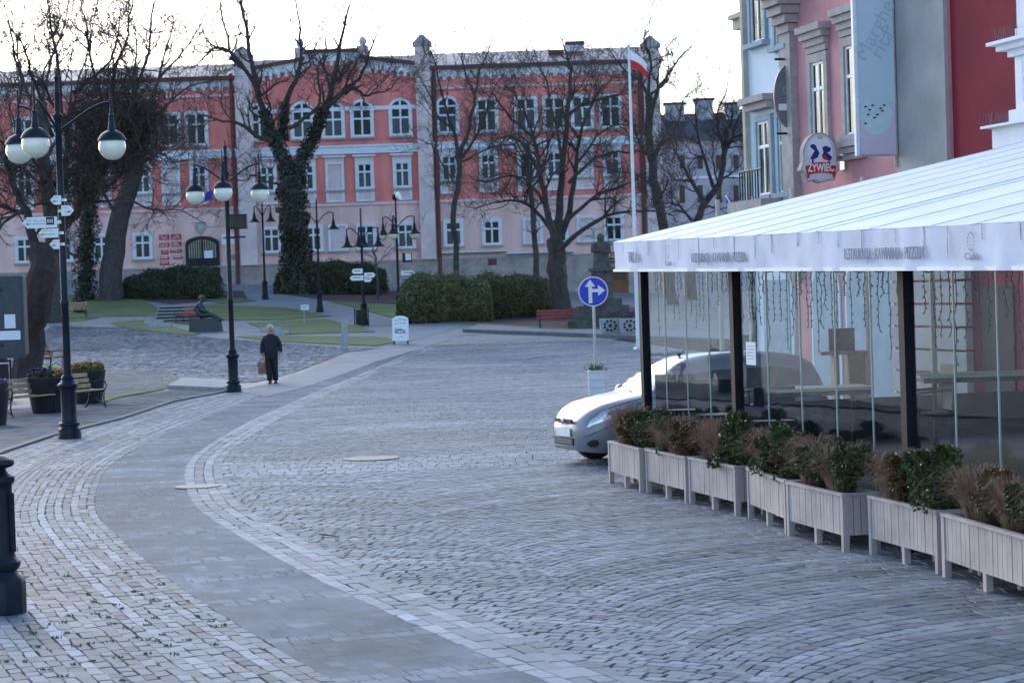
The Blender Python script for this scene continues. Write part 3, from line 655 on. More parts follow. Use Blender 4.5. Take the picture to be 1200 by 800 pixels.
def ab(x0,x1,z0,z1): m.prism([(x0,z0),(x1,z0),(x1,z1),(x0,z1)],lambda u,v,k:(u,lean(v)-.033-k*.004,v))
ab(-.22,-.17,.48,.70);ab(-.235,.23,.46,.50);ab(-.17,.12,.56,.62);m.prism([(-.17,.62),(.12,.62),(.02,.66),(-.1,.66)],lambda u,v,k:(u,lean(v)-.033-k*.004,v));ab(.1,.2,.50,.60);ab(-.17,-.1,.50,.56);ab(.0,.04,.50,.56);ab(-.08,.1,.31,.325);ab(.05,.1,.30,.335)
for r,z in ((.30,.80),(.30,.94)):
    for i in range(12):
        if i in(4,8): continue
        x=-.24+i*.04; zz=z+.07*(1-(x/.26)**2); ab(x,x+.028,zz,zz+.045)
m.build('drawing',M['ink'],t)
# ---- blue direction sign standing in a white pot
g=gp(699,463); sc=FPX/g.y
t=thing('white_plant_box','white square plant box holding the traffic sign post','planter',g); m=MB(); hw=.19
m.hexa([(-hw*.9,-hw*.9,0),(hw*.9,-hw*.9,0),(hw*.9,hw*.9,0),(-hw*.9,hw*.9,0)],[(-hw,-hw,.55),(hw,-hw,.55),(hw,hw,.55),(-hw,hw,.55)]); m.build('box',M['whitepaint'],t)
m=MB(); m.box((0,0,.57),(.42,.42,.04)); m.build('rim',M['whitepaint'],t); m=MB()
for k in (.19,.37): m.box((0,-.186+.0*k,k),(.365,.012,.008))
m.build('groove',M['concrete'],t)
f=thing('small_shrub','yellow-green plant growing in the white box under the blue sign','plant',g+Vector((0,0,.56))); m=MB()
for i in range(260):
    c=Vector((random.gauss(0,.10),random.gauss(0,.10),abs(random.gauss(.07,.07)))); u=Vector((random.gauss(0,1),random.gauss(0,1),random.gauss(0,1))).normalized()*.03; w=u.orthogonal().normalized()*.018; m.add([c-u,c-w,c+u,c+w],[(0,1,2,3)])
m.build('leaves',M['shrubleaf'],f)
sg=thing('traffic_sign','round blue traffic sign with white straight and right arrows','traffic sign',g+Vector((0,0,.05)))
cz=(P(695,341.5,g.y)-g).z-.05; rad=17.5/sc
m=MB(); m.tube([(0,0,.4),(0,0,cz+.2)],.033,10); m.build('post',M['steel'],sg,True)
def disc(mb,r,y,n=40,th=.006): mb.prism([(r*math.cos(2*PI*k/n),cz+r*math.sin(2*PI*k/n)) for k in range(n)],lambda u,v,k:(u,y-k*th,v))
m=MB(); disc(m,rad,-.04,th=.015); m.build('rim',M['signwhite'],sg); m=MB(); disc(m,rad*.93,-.056); m.build('face',M['blue'],sg)
m=MB(); R=rad
def ap(pl,lay): m.prism([(x*R,cz+y*R) for x,y in pl],lambda u,v,k:(u,-.0625-lay*.0015-k*.003,v))
ap([(-.32,-.78),(-.08,-.78),(-.08,.38),(-.32,.38)],0); ap([(-.55,.33),(.15,.33),(-.2,.80)],1)
ap([(-.08,-.28),(.06,-.28),(.06,.06),(.40,.06),(.40,.26),(-.08,.26)],2) if False else ap([(-.10,-.05),(.35,-.05),(.35,.17),(-.10,.17)],2); ap([(.32,-.30),(.32,.42),(.80,.06)],3)
m.build('arrows',M['signwhite'],sg)
# ---- flagpole
g=gp(748,410); H=(P(740.5,55,g.y)-g).z; t=thing('flagpole','tall white flagpole beyond the marquee','flagpole',g); m=MB(); m.tube([(0,0,0),(0,0,H*.5),(0,0,H)],[.075,.062,.04],12); m.sphere((0,0,H+.03),.07,10,6); m.build('pole',M['whitepaint'],t,True); m=MB(); m.lathe([(.2,0),(.2,.06),(.1,.1)],12); m.build('base_plate',M['steel'],t)
f=thing('national_flag','white over red flag hanging from the tall flagpole','flag',g+Vector((0,0,H-.15)))
def flag(mb,r0,r1,L=.95,drop=.30,hh=.40):
    n=10
    for j in range(n+1):
        for i in range(5):
            u=j/n; v=r0+(r1-r0)*i/4; x=.05+u*L*.62; z=-u*u*drop*.75-u*.25-v*(hh*1.5)*(1-.15*u); y=.10*math.sin(u*7+v*2)*(.3+u)
            mb.v.append((x,y,z))
    o=len(mb.v)-(n+1)*5
    for j in range(n):
        for i in range(4): a=o+j*5+i; mb.f.append((a,a+1,a+6,a+5)); mb.m.append(0)
m=MB(); flag(m,0,.5); m.build('white_stripe',M['flagwhite'],f,True); m=MB(); flag(m,.5,1); m.build('red_stripe',M['flagred'],f,True)
# ---- manhole covers, twig
for (x,y,w,lab) in ((232,571,.26,'flat ochre manhole cover on the paved band'),(435,538,.36,'flat ochre manhole cover in the middle of the street')):
    g=gp(x,y); t=thing('manhole_cover',lab,'manhole cover',g+Vector((0,0,.012)),R_(8),'ochre manhole covers'); m=MB(); m.lathe([(w*1.0,.0),(w*1.0,.012),(w*.86,.012)],32); m.build('frame',M['ochre'],t); m=MB(); m.lathe([(w*.85,.0),(w*.85,.010)],32); m.build('lid',M['ochre'],t)
    t.scale=(1.25,1.25,1)
g=gp(385,630); m=MB(); m.tube([(-.11,.12,.03),(-.04,.02,.035),(.03,-.05,.03),(.11,-.15,.028)],[.008,.009,.007,.004],6); m.tube([(-.04,.02,.035),(-.05,.10,.045)],[.006,.003],5); o=m.build('fallen_twig',M['twig']); o.location=g; tag(o,'short dark twig lying on the setts in mid street','twig')
# ================================================================== PLANTER ROW
def planter(L,W=.36,H=.56):
    t=thing('planter_box','x','planter box',(0,0,0),0,'boarded planter boxes in front of the marquee')
    z0=.16
    def boards(y0,y1,x0,x1,axis):
        n=max(3,int(round((x1-x0 if axis=='x' else y1-y0)/.085))); m=MB()
        for i in range(n):
            if axis=='x': a=x0+(x1-x0)*i/n; b=x0+(x1-x0)*(i+1)/n-.008; m.box(((a+b)/2,(y0+y1)/2+random.uniform(-.0015,.0015),(z0+H-.03)/2),(b-a,y1-y0,H-.03-z0))
            else: a=y0+(y1-y0)*i/n; b=y0+(y1-y0)*(i+1)/n-.008; m.box(((x0+x1)/2,(a+b)/2,(z0+H-.03)/2),(x1-x0,b-a,H-.03-z0))
        return m
    boards(-W/2+.004,-W/2+.022,-L/2+.03,L/2-.03,'x').build('front_boards',M['planter'],t)
    boards(W/2-.022,W/2-.004,-L/2+.03,L/2-.03,'x').build('rear_boards',M['planter'],t)
    for s in(-1,1): boards(-W/2+.03,W/2-.03,s*(L/2-.012)-.009,s*(L/2-.012)+.009,'y').build('end_boards',M['planter'],t)
    for x in (-L/2+.03,0,L/2-.03):
        for y in (-W/2+.03,W/2-.03):
            if x==0: y+=(.012 if y>0 else -.012)*-1
            m=MB(); m.box((x,y+(-.008 if y<0 else .008),(H-.03)/2),(.06,.06,H-.03)); m.build('leg',M['planter'],t)
    m=MB(); m.box((0,-W/2+.01,H-.014),(L,.05,.028)); m.box((0,W/2-.01,H-.014),(L,.05,.028)); m.box((-L/2+.018,0,H-.014),(.05,W-.075,.027)); m.box((L/2-.018,0,H-.014),(.05,W-.075,.027)); m.build('rim',M['planter'],t)
    m=MB(); m.box((0,0,H-.09),(L-.08,W-.06,.05)); m.build('soil',M['soil'],t)
    return t
def grass_tuft():
    t=thing('ornamental_grass','x','grass',(0,0,0),0,'dry grass tufts in the planter boxes'); m=MB()
    for i in range(900):
        a=random.uniform(0,6.28); r=.11*math.sqrt(random.random()); b=Vector((r*math.cos(a),r*math.sin(a),0)); h=random.uniform(.22,.56); o=random.uniform(.04,.34)
        d=Vector((math.cos(a+random.gauss(0,.5)),math.sin(a+random.gauss(0,.5)),0)); s=Vector((-d.y,d.x,0))*.0026; k=random.random()**2
        p1=b+d*o*.25+Vector((0,0,h*.55)); p2=b+d*o*.7+Vector((0,0,h*.95)); p3=b+d*o*(1.25)+Vector((0,0,h*(1-.35*k)))
        m.add([b-s,b+s,p1-s,p1+s,p2-s*.8,p2+s*.8,p3],[(0,1,3,2),(2,3,5,4),(4,5,6)])
    m.build('blades',M['drygrass'],t); return t
def leafball(mb,n,rx,rz,zc,sz,clumps=9):
    cs=[(Vector((random.gauss(0,.5)*rx,random.gauss(0,.5)*rx,zc+random.gauss(0,.45)*rz)),random.uniform(.28,.5)*rx) for _ in range(clumps)]
    for i in range(n):
        c,r=random.choice(cs); d=Vector((random.gauss(0,1),random.gauss(0,1),random.gauss(0,1))).normalized()*r*random.uniform(.55,1.1); p=c+d; p.z=max(p.z,.02)
        u=(d.normalized()+Vector((random.gauss(0,.6),random.gauss(0,.6),random.gauss(.3,.6)))).normalized(); w=u.orthogonal().normalized()
        w=(w*math.cos(i)+u.cross(w)*math.sin(i))*sz*.5; u=u*sz*random.uniform(.8,1.5); mb.add([p-w*.2,p+u*.5-w,p+u,p+u*.5+w],[(0,1,2,3)])
def shrub(mt,rx=.17,rz=.24,zc=.27,lab='x'):
    t=thing('evergreen_shrub',lab,'shrub',(0,0,0),0,'clipped shrubs in the planter boxes'); m=MB(); leafball(m,4200,rx*1.05,rz,zc-.02,.024,18); m.build('foliage',M[mt],t)
    m=MB()
    for k in range(7): m.tube([(random.gauss(0,.02),random.gauss(0,.02),-.02),(random.gauss(0,.07),random.gauss(0,.07),.2),(random.gauss(0,.11),random.gauss(0,.11),.42)],[.008,.006,.003],4)
    m.build('stems',M['twig'],t); return t
PLR=[((717.6,566),(752.5,577)),((761.4,577.7),(807,590)),((812,590.5),(864.2,604.5)),((881,606.6),(924,626)),((928,628),(992.6,647)),((1024.5,650),(1098,671.5)),((1110.7,676.7),(1199,709)),((1212,711),(1300,748))]
ORD=['farthest planter box, at the car bumper','second planter box from the far end, beside the first marquee post','third planter box from the far end','middle planter box set back behind its nearer neighbour','planter box whose near end juts out at mid row','planter box before the nearest visible marquee post','nearest planter box in full view, at the right edge','planter box cut off by the right edge of the photo']
protoP={}; gt=[grass_tuft() for _ in range(3)]; sh=[shrub('shrubleaf'),shrub('shrubleaf',.15,.27,.28),shrub('shrubolive',.13,.25,.26)]
usedp=set(); nplant=0
KIND=[['g','o','o','s'],['g','s','g','o'],['g','G','s','s'],['g','s','o','s'],['g','s','g','s'],['g','o','s','s'],['g','o','g','s'],['g','s','g','s']]
WHICH=['leftmost','left middle','right middle','rightmost']
base=None; LS=[.965,.965,1.0,1.10,.96,.98,1.22,1.0]
for i,(a,b) in enumerate(PLR):
    A=gp(*a);B=gp(*b); d=(B-A); d.z=0; L=1.6*LS[i]; ang=math.atan2(d.y,d.x); u=d.normalized(); n=Vector((-u.y,u.x,0))  # n points away from the street? check below
    if n.x<0: n=-n
    c=A+u*(L/2-.03)+n*(.18-.03)
    if base is None: base=planter(1.6); o=base
    else: o=dup(base)
    o.location=(c.x,c.y,zt(c.x,c.y)); o.rotation_euler=(0,0,ang); o.scale=(LS[i],1,1); o['label']=('whitish boarded '+ORD[i])
    for k in range(4):
        f=(k+.5)/4*.88-.44; pos=c+u*(f*L)+n*random.uniform(-.03,.05); kd=KIND[i][k]; z=.50
        src=gt[(i+k)%3] if kd in 'gG' else (sh[2] if kd=='o' else sh[(i+k)%2])
        sc=random.uniform(.88,1.08)*(1.12 if kd=='G' else 1)
        lab={'g':'dry reddish grass tuft','G':'tall dry blond grass tuft','o':'ochre-tinged shrub','s':'dark green shrub','S':'low dark green shrub'}[kd]
        lab=f"{lab}, {WHICH[k]} plant in the {ORD[i].replace('planter box','box').split(',')[0]}"
        lab=' '.join(lab.split()[:16])
        if id(src) in usedp: q=dup(src)
        else: q=src; usedp.add(id(src))
        q.location=(pos.x,pos.y,z); q.rotation_euler=(0,0,random.uniform(0,6.28)); sc*=(1.14 if kd in 'soS' else .95); q.scale=(sc*random.uniform(.9,1.15),sc*random.uniform(.9,1.15),sc); q['label']=lab
# ================================================================== MARQUEE
MC=Vector((1.39,28.6,0)); E1=Vector((.2334,-.9724,0)); E2=Vector((.9724,.2334,0)); EZ=Vector((0,0,1))
def MQ(a,b,z): return MC+E1*a+E2*b+EZ*z
zb=lambda a:2.775-.0143*a
VH=.385; LEN=16.0; DEP=6.3; RISE=.205
mq=thing('marquee','long white canvas restaurant marquee with glass walls','marquee',MC)
def loc(p): return p-MC
# valance, slightly wavy cloth with a hem
m=MB(); n=150
for i in range(n+1):
    a=LEN*i/n
    for k,(t,b) in enumerate(((1,0),(.66,.0),(.33,.0),(.06,.0),(.0,.0))):
        wv=.020*math.sin(a*3.1+1+.8*math.sin(a*1.3))*(1-t)+.008*math.sin(a*11+3*t+math.sin(a*2.7))
        m.v.append(tuple(loc(MQ(a,-.02+wv,zb(a)+VH*t))))
for i in range(n):
    for k in range(4): q=i*5+k; m.f.append((q,q+1,q+6,q+5)); m.m.append(0)
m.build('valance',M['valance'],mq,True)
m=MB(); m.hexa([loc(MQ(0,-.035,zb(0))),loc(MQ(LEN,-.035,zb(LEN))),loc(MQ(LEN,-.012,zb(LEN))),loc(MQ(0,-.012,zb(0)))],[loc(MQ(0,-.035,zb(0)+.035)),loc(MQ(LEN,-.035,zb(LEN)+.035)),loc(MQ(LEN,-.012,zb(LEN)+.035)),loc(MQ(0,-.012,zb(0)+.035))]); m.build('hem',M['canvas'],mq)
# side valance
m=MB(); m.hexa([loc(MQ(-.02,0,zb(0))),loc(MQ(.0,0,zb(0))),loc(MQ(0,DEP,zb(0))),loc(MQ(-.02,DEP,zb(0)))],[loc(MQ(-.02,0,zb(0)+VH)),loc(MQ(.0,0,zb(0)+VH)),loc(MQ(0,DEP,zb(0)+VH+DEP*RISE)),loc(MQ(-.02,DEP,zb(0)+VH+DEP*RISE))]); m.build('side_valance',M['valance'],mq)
# roof : panels between seams, each sagging a little
m=MB(); na=15; sub=10
rs=random.Random(5); SE=[0]+[LEN*k/na+rs.uniform(-.33,.33) for k in range(1,na)]+[LEN]
for i in range(na*sub+1):
    k=min(i//sub,na-1); ph=(i-k*sub)/sub; a=SE[k]+(SE[k+1]-SE[k])*ph; sag=-(.014+.010*math.sin(k*2.3))*math.sin(PI*ph)
    for j in range(11):
        b=DEP*j/10; m.v.append(tuple(loc(MQ(a,b-.02,zb(a)+VH+.004+RISE*b+sag*math.sin(PI*min(1,j/10*.9+.1))))))
for i in range(na*sub):
    for j in range(10): q=i*11+j; m.f.append((q,q+1,q+12,q+11)); m.m.append(0)
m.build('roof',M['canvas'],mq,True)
for i in range(na+1):
    a=SE[i]; m=MB(); m.tube([loc(MQ(a,b,zb(a)+VH+RISE*b+.008)) for b in (-.01,2,4,DEP)],.006,5); m.build('roof_seam',M['seam'],mq)
# drip stains / seams on the valance
stain=mat('valance_seam',(.53,.52,.61),.85,.4,8)
for i in range(24):
    m=MB()
    a=.4+i*.62+random.uniform(-.1,.1); h=random.uniform(.10,.34); w=random.uniform(.004,.010)
    m.hexa([loc(MQ(a-w,-.034,zb(a)+VH-h)),loc(MQ(a+w,-.034,zb(a)+VH-h)),loc(MQ(a+w,-.030,zb(a)+VH-h)),loc(MQ(a-w,-.030,zb(a)+VH-h))],[loc(MQ(a-w,-.034,zb(a)+VH)),loc(MQ(a+w,-.034,zb(a)+VH)),loc(MQ(a+w,-.030,zb(a)+VH)),loc(MQ(a-w,-.030,zb(a)+VH))]); m.build('valance_seam',stain,mq)
# lettering on the valance
def apx(x,y=300,b=-.05):
    """along-front coordinate of a photo column"""
    q=onplane(x,y,MC+E2*b,E2); return (q-MC).dot(E1)
EU=Vector((E1.x,E1.y,-.0143)).normalized()
m=MB()
for x0,x1,yc in ((989,1083,297.5),(810,874,302)):
    m=MB(); a0,a1=apx(x0),apx(x1); ac=(a0+a1)/2; w=a1-a0; q=onplane((x0+x1)/2,yc,MC-E2*.05,E2)
    vs,_=textmesh('RESTAURACJA · KAWIARNIA · PIZZERIA',1); tw=max(v.x for v in vs)-min(v.x for v in vs); s=.155
    putText(m,'RESTAURACJA · KAWIARNIA · PIZZERIA',s,loc(MQ(ac,-.05,(q.z))),EU,EZ,-E2,xs=w/(tw*s)); m.build('valance_lettering',M['ink'],mq)
m=MB(); a0,a1=apx(735),apx(750); q=onplane(742,302,MC-E2*.05,E2); putText(m,'RIA',.2,loc(MQ((a0+a1)/2,-.05,q.z)),EU,EZ,-E2,xs=(a1-a0)/(.2*1.75)); m.build('valance_lettering',M['ink'],mq)
for xc,ye,yt in ((1138,283,300.5),(783,295,309)):
    m=MB(); a=apx(xc); z=onplane(xc,ye,MC-E2*.05,E2).z
    for k in range(14):
        an=2*PI*k/14; c=loc(MQ(a+.065*math.cos(an),-.05,z+.075*math.sin(an))); d=EU*.016+EZ*.0; m.add([c-EU*.011-EZ*.008,c+EU*.011-EZ*.008,c+EU*.008+EZ*.010,c-EU*.008+EZ*.010],[(0,1,2,3)])
    putText(m,'Café',.085,loc(MQ(a,-.05,onplane(xc,yt,MC-E2*.05,E2).z)),EU,EZ,-E2,xs=1.7); m.build('valance_emblem',M['ink'],mq)
# posts, beams, glass
GB=.36
def gpx(x,y=400): q=onplane(x,y,MC+E2*GB,E2); return (q-MC).dot(E1)
PA=[gpx(756),gpx(863),gpx(1063)]; PA.append(PA[-1]+4.7)
for a in PA:
    m=MB(); c=loc(MQ(a,GB,0)); ang=math.atan2(E1.y,E1.x); m.box(c+Vector((0,0,1.42)),(.13,.11,2.84-.0143*a*2),ang); p=m.build('post',M['posts'],mq)
    m=MB(); m.box(c+Vector((0,0,.02)),(.22,.2,.03),ang); m.build('foot_plate',M['posts'],p)
m=MB(); 
for b in (GB,): m.hexa([loc(MQ(-.0,b-.05,zb(0)+.02)),loc(MQ(LEN,b-.05,zb(LEN)+.02)),loc(MQ(LEN,b+.05,zb(LEN)+.02)),loc(MQ(0,b+.05,zb(0)+.02))],[loc(MQ(0,b-.05,zb(0)+.14)),loc(MQ(LEN,b-.05,zb(LEN)+.14)),loc(MQ(LEN,b+.05,zb(LEN)+.14)),loc(MQ(0,b+.05,zb(0)+.14))])
m.build('front_beam',M['posts'],mq)
for k in range(0,6):
    a=.06+k*3.1; m=MB(); m.tube([loc(MQ(a,.3,zb(a)+.20+.0)),loc(MQ(a,DEP,zb(a)+.22+DEP*RISE-.05))],.045,6); m.build('rafter',M['pole'],mq)
cuts=[gpx(780),gpx(804.5),gpx(831),None,gpx(899),gpx(938),gpx(978.7),gpx(1021),None,gpx(1118),gpx(1169),gpx(1169)+.95,gpx(1169)+1.9]
edges=[PA[0]]+[c if c is not None else PA[1 if i==3 else 2] for i,c in enumerate(cuts)]
FL=.42
for a0,a1 in zip(edges[:-1],edges[1:]):
    m=MB(); z0=FL+.06; s0,s1=a0+.008,a1-.008
    for A in PA:
        if abs(a0-A)<.01: s0=a0+.075
        if abs(a1-A)<.01: s1=a1-.075
    m.hexa([loc(MQ(s0,GB-.005,z0)),loc(MQ(s1,GB-.005,z0)),loc(MQ(s1,GB+.005,z0)),loc(MQ(s0,GB+.005,z0))],[loc(MQ(s0,GB-.005,zb(a0)+.02)),loc(MQ(s1,GB-.005,zb(a1)+.02)),loc(MQ(s1,GB+.005,zb(a1)+.02)),loc(MQ(s0,GB+.005,zb(a0)+.02))])
    g=m.build('glass_panel',M['glass'],mq)
    if all(abs(a1-A)>.01 for A in PA):
        m=MB(); m.box(loc(MQ(a1,GB,(z0+zb(a1))/2)),(.022,.014,zb(a1)-z0),math.atan2(E1.y,E1.x)); m.build('panel_edge',M['glassedge'],g)
# rear poles
for x,b in ((846,4.9),(933,5.2),(1017,5.2),(1094,4.6)):
    q=onplane(x,400,MC+E2*b,E2); a=(q-MC).dot(E1); m=MB(); m.tube([loc(MQ(a,b,FL)),loc(MQ(a,b,zb(max(a,0))+.3+RISE*b))],.045,8); m.build('rear_pole',M['pole'],mq,True)
# low dark panels added round the deck to darken the lower interior
m=MB(); m.hexa([loc(MQ(.02,DEP-.06,FL)),loc(MQ(LEN,DEP-.06,FL)),loc(MQ(LEN,DEP,FL)),loc(MQ(.02,DEP,FL))],[loc(MQ(.02,DEP-.06,FL+.62)),loc(MQ(LEN,DEP-.06,FL+.62)),loc(MQ(LEN,DEP,FL+.62)),loc(MQ(.02,DEP,FL+.62))]); m.build('rear_darkening_panel',M['deck'],mq,recalc=True)
m=MB(); m.hexa([loc(MQ(.02,GB+.1,FL)),loc(MQ(.08,GB+.1,FL)),loc(MQ(.08,DEP-.07,FL)),loc(MQ(.02,DEP-.07,FL))],[loc(MQ(.02,GB+.1,FL+.55)),loc(MQ(.08,GB+.1,FL+.55)),loc(MQ(.08,DEP-.07,FL+.55)),loc(MQ(.02,DEP-.07,FL+.55))]); m.build('side_darkening_panel',M['deck'],mq,recalc=True)
# raised deck
m=MB(); m.hexa([MQ(.02,GB-.02,0),MQ(LEN,GB-.02,0),MQ(LEN,DEP,0),MQ(.02,DEP,0)],[MQ(.02,GB-.02,FL),MQ(LEN,GB-.02,FL),MQ(LEN,DEP,FL),MQ(.02,DEP,FL)]); tag(m.build('terrace_floor',M['deck'],recalc=True),kind='structure')
# icicle light strings
bays=[(PA[0],PA[1],'far'),(PA[1],PA[2],'middle'),(PA[2],PA[3],'nearest')]
for a0,a1,w in bays:
    t=thing('icicle_lights',f'unlit black icicle light string hanging in the {w} glazed bay of the marquee','light string',MQ(a0,GB+.12,zb(a0)+.02),0,'icicle light strings under the valance'); O=MQ(a0,GB+.12,zb(a0)+.02)
    m=MB(); m.tube([MQ(a,GB+.12,zb(a)+.0-.03*math.sin((a-a0)*6)**2)-O for a in np.linspace(a0+.1,a1-.1,30)],.009,4)
    a=a0+.15
    while a<a1-.1:
        ln=random.choice([.25,.4,.55,.7,.85,.6]); p=MQ(a,GB+.12,zb(a)); pts=[]
        for k in range(9): pts.append(p-O+E1*(random.gauss(0,.018))+EZ*(-ln*k/8))
        m.tube(pts,.0055,4)
        for k in range(1,9):
            s=random.choice([-1,1]); m.tube([pts[k],pts[k]+E1*s*.035-EZ*.02],.0065,4)
        a+=random.uniform(.10,.22)
    m.build('cables',M['cable'],t)
# note taped to the glass
q=onplane(880,414,MC+E2*(GB-.012),E2); w=11*q.y/FPX/2*1.0; t=thing('paper_notice','white paper notice taped to the marquee glass by the second post','notice',q)
ang=math.atan2(E1.y,E1.x); m=MB(); ww=abs((onplane(885.5,414,MC+E2*GB,E2)-onplane(874.5,414,MC+E2*GB,E2)).dot(E1)); m.box((0,0,0),(min(ww,.32),.004,.26),ang); m.build('sheet',M['paper'],t); m=MB()
for k in range(5): m.box(E2*-.004+EZ*(.08-.035*k),(min(ww,.32)*.7,.003,.008),ang)
m.build('lettering',M['ink'],t)
# tables and chairs on the deck
def table(x,y,d,w,dp,label,rz=0):
    p=P(x,y,d); t=thing('cafe_table',label,'table',(p.x,p.y,FL),rz,'cafe tables under the marquee'); h=p.z-FL
    m=MB(); m.box((0,0,h),(w,dp,.035)); m.build('tabletop',M['tabletop'],t); m=MB(); m.box((0,0,h-.05),(w*.94,dp*.9,.05)); m.build('apron',M['black'],t)
    for sx in(-1,1):
        m=MB(); m.tube([(sx*w*.36,0,0),(sx*w*.36,0,h-.07)],.03,8); m.box((sx*w*.36,0,.02),(.06,dp*.7,.03)); m.build('leg',M['black'],t)
def chair(x,y,d,label,rz,w=.46,mesh=False):
    p=P(x,y,d); top=p.z-FL; t=thing('cafe_chair',label,'chair',(p.x,p.y,FL),rz,'dark cafe chairs under the marquee'); k=top/.9
    m=MB(); m.box((0,0,.45*k),(w,w*.95,.05)); m.build('seat',M['chairm'],t)
    m=MB(); m.hexa([(-w/2,w*.42,.5*k),(w/2,w*.42,.5*k),(w/2,w*.47,.5*k),(-w/2,w*.47,.5*k)],[(-w/2,w*.55,top),(w/2,w*.55,top),(w/2,w*.6,top),(-w/2,w*.6,top)]); m.build('backrest',M['chairm'],t)
    for sx in(-1,1):
        for sy in(-1,1): m=MB(); m.tube([(sx*w*.45,sy*w*.42,0),(sx*w*.45,sy*w*.42,.45*k)],.017,6); m.build('leg',M['chairm'],t)
        m=MB(); m.tube([(sx*w*.5,-w*.42,.45*k),(sx*w*.5,-w*.42,.66*k),(sx*w*.5,w*.45,.68*k)],.018,6); m.build('armrest',M['chairm'],t,True)
table(955,455,26.6,1.3,.75,'pale cafe table in the middle bay, in front of the blue arch',R_(4))
table(1150,438,25.2,1.5,.75,'cafe table in the nearest bay, right of the mesh chair',R_(-3))
chair(793,437,28.6,'dark chair with square back, nearest the first marquee post',R_(170),.52)
chair(838,443,27.6,'dark chair with square back, left of the second marquee post',R_(172),.5)
chair(905,452,26.6,'dark chair with square back, right of the second marquee post',R_(178),.5)
chair(1086,428,25.0,'chair with raked mesh back seen side on behind the nearest post',R_(-80),.46)
# timber shelf with a dark box seen through the glass
p=P(988,440,33.6); t=thing('wooden_sideboard','small wooden sideboard standing in the blue archway','sideboard',(p.x,p.y,0)); zz=P(988,413,33.6).z; z2=P(988,440,33.6).z
m=MB(); m.box((0,0,zz),(.72,.4,.05)); m.build('top',M['benchwood'],t); m=MB(); m.box((-.12,0,zz/2),(.08,.36,zz-.05)); m.box((.2,0,zz/2),(.25,.34,zz-.06)); m.build('body',mat('sideboard_oak',(.24,.12,.06),.6,.3,6),t)
t2=thing('menu_board','dark wooden menu board standing on the sideboard','menu board',(p.x,p.y,zz+.025)); m=MB(); m.box((0,.05,.17),(.4,.04,.36)); m.build('panel',mat('board_brown',(.035,.03,.015),.7,.3,5),t2); m=MB(); m.box((0,.11,.07),(.06,.12,.14)); m.build('prop',M['brownwood'],t2)
# ================================================================== CAR
def crom(xs,ys,t):
    """smooth monotone-ish interpolation"""
    xs=np.array(xs,float);ys=np.array(ys,float);m=np.gradient(ys,xs)
    i=np.clip(np.searchsorted(xs,t)-1,0,len(xs)-2);h=xs[i+1]-xs[i];u=(t-xs[i])/h
    return ys[i]*(2*u**3-3*u**2+1)+m[i]*h*(u**3-2*u**2+u)+ys[i+1]*(-2*u**3+3*u**2)+m[i+1]*h*(u**3-u**2)
def car_section(x):
    """half cross section at distance x from the nose, from sill to roof centre: list of (y,z)"""
    lin=lambda a,b:float(np.interp(x,a,b))
    w=float(crom([0,.08,.25,.6,1.2,2.2,3.2,3.8,4.0,4.08],[.42,.60,.74,.82,.845,.845,.84,.78,.70,.58],x))
    zt_=float(np.interp(x,[0,.05,.16,.35,.62,.9,1.06,1.3,1.62,1.86,2.1,2.6,3.2,3.6,3.86,4.02,4.08],[.60,.70,.82,.91,.97,1.01,1.03,1.20,1.42,1.505,1.54,1.56,1.545,1.49,1.36,1.02,.80]))
    zbelt=float(np.interp(x,[0,.1,.3,.7,1.05,2,3,3.7,4.08],[.55,.64,.78,.89,.95,.97,.99,1.02,.72]))
    zbelt=min(zbelt,zt_-.03)
    zl=float(np.interp(x,[0,.1,.3,3.8,4.08],[.27,.22,.20,.22,.36]))
    gh=max(0,(zt_-zbelt-.06)); wr=w-.02-.22*min(1,gh/.5)-.02
    pts=[(w*.90,zl),(w*.97,zl+.08),(w*1.0,zl+(zbelt-zl)*.42),(w*1.0,zl+(zbelt-zl)*.62),(w*.985,zl+(zbelt-zl)*.84),(w*.955,zbelt)]
    # greenhouse / bonnet crown
    e=[(.25,.25),(.5,.5),(.75,.76),(.92,.92)]
    top=(wr*.94,zt_-.05-.01*min(1,gh/.3)); b=pts[-1]
    if gh<.12:
        for u in (.2,.4,.6,.8): pts.append((b[0]*(1-.35*u)- 0, b[1]+(zt_-b[1])*(1-(1-u)**2)*.85))
        pts+=[(w*.45,zt_-.012),(w*.2,zt_-.003),(0,zt_)]
    else:
        for u in (.08,.36,.66,.93): pts.append((b[0]+(top[0]-b[0])*u,b[1]+(top[1]-b[1])*u))
        pts+=[(top[0]*.88,zt_-.022),(top[0]*.5,zt_-.006),(0,zt_)]
    return pts
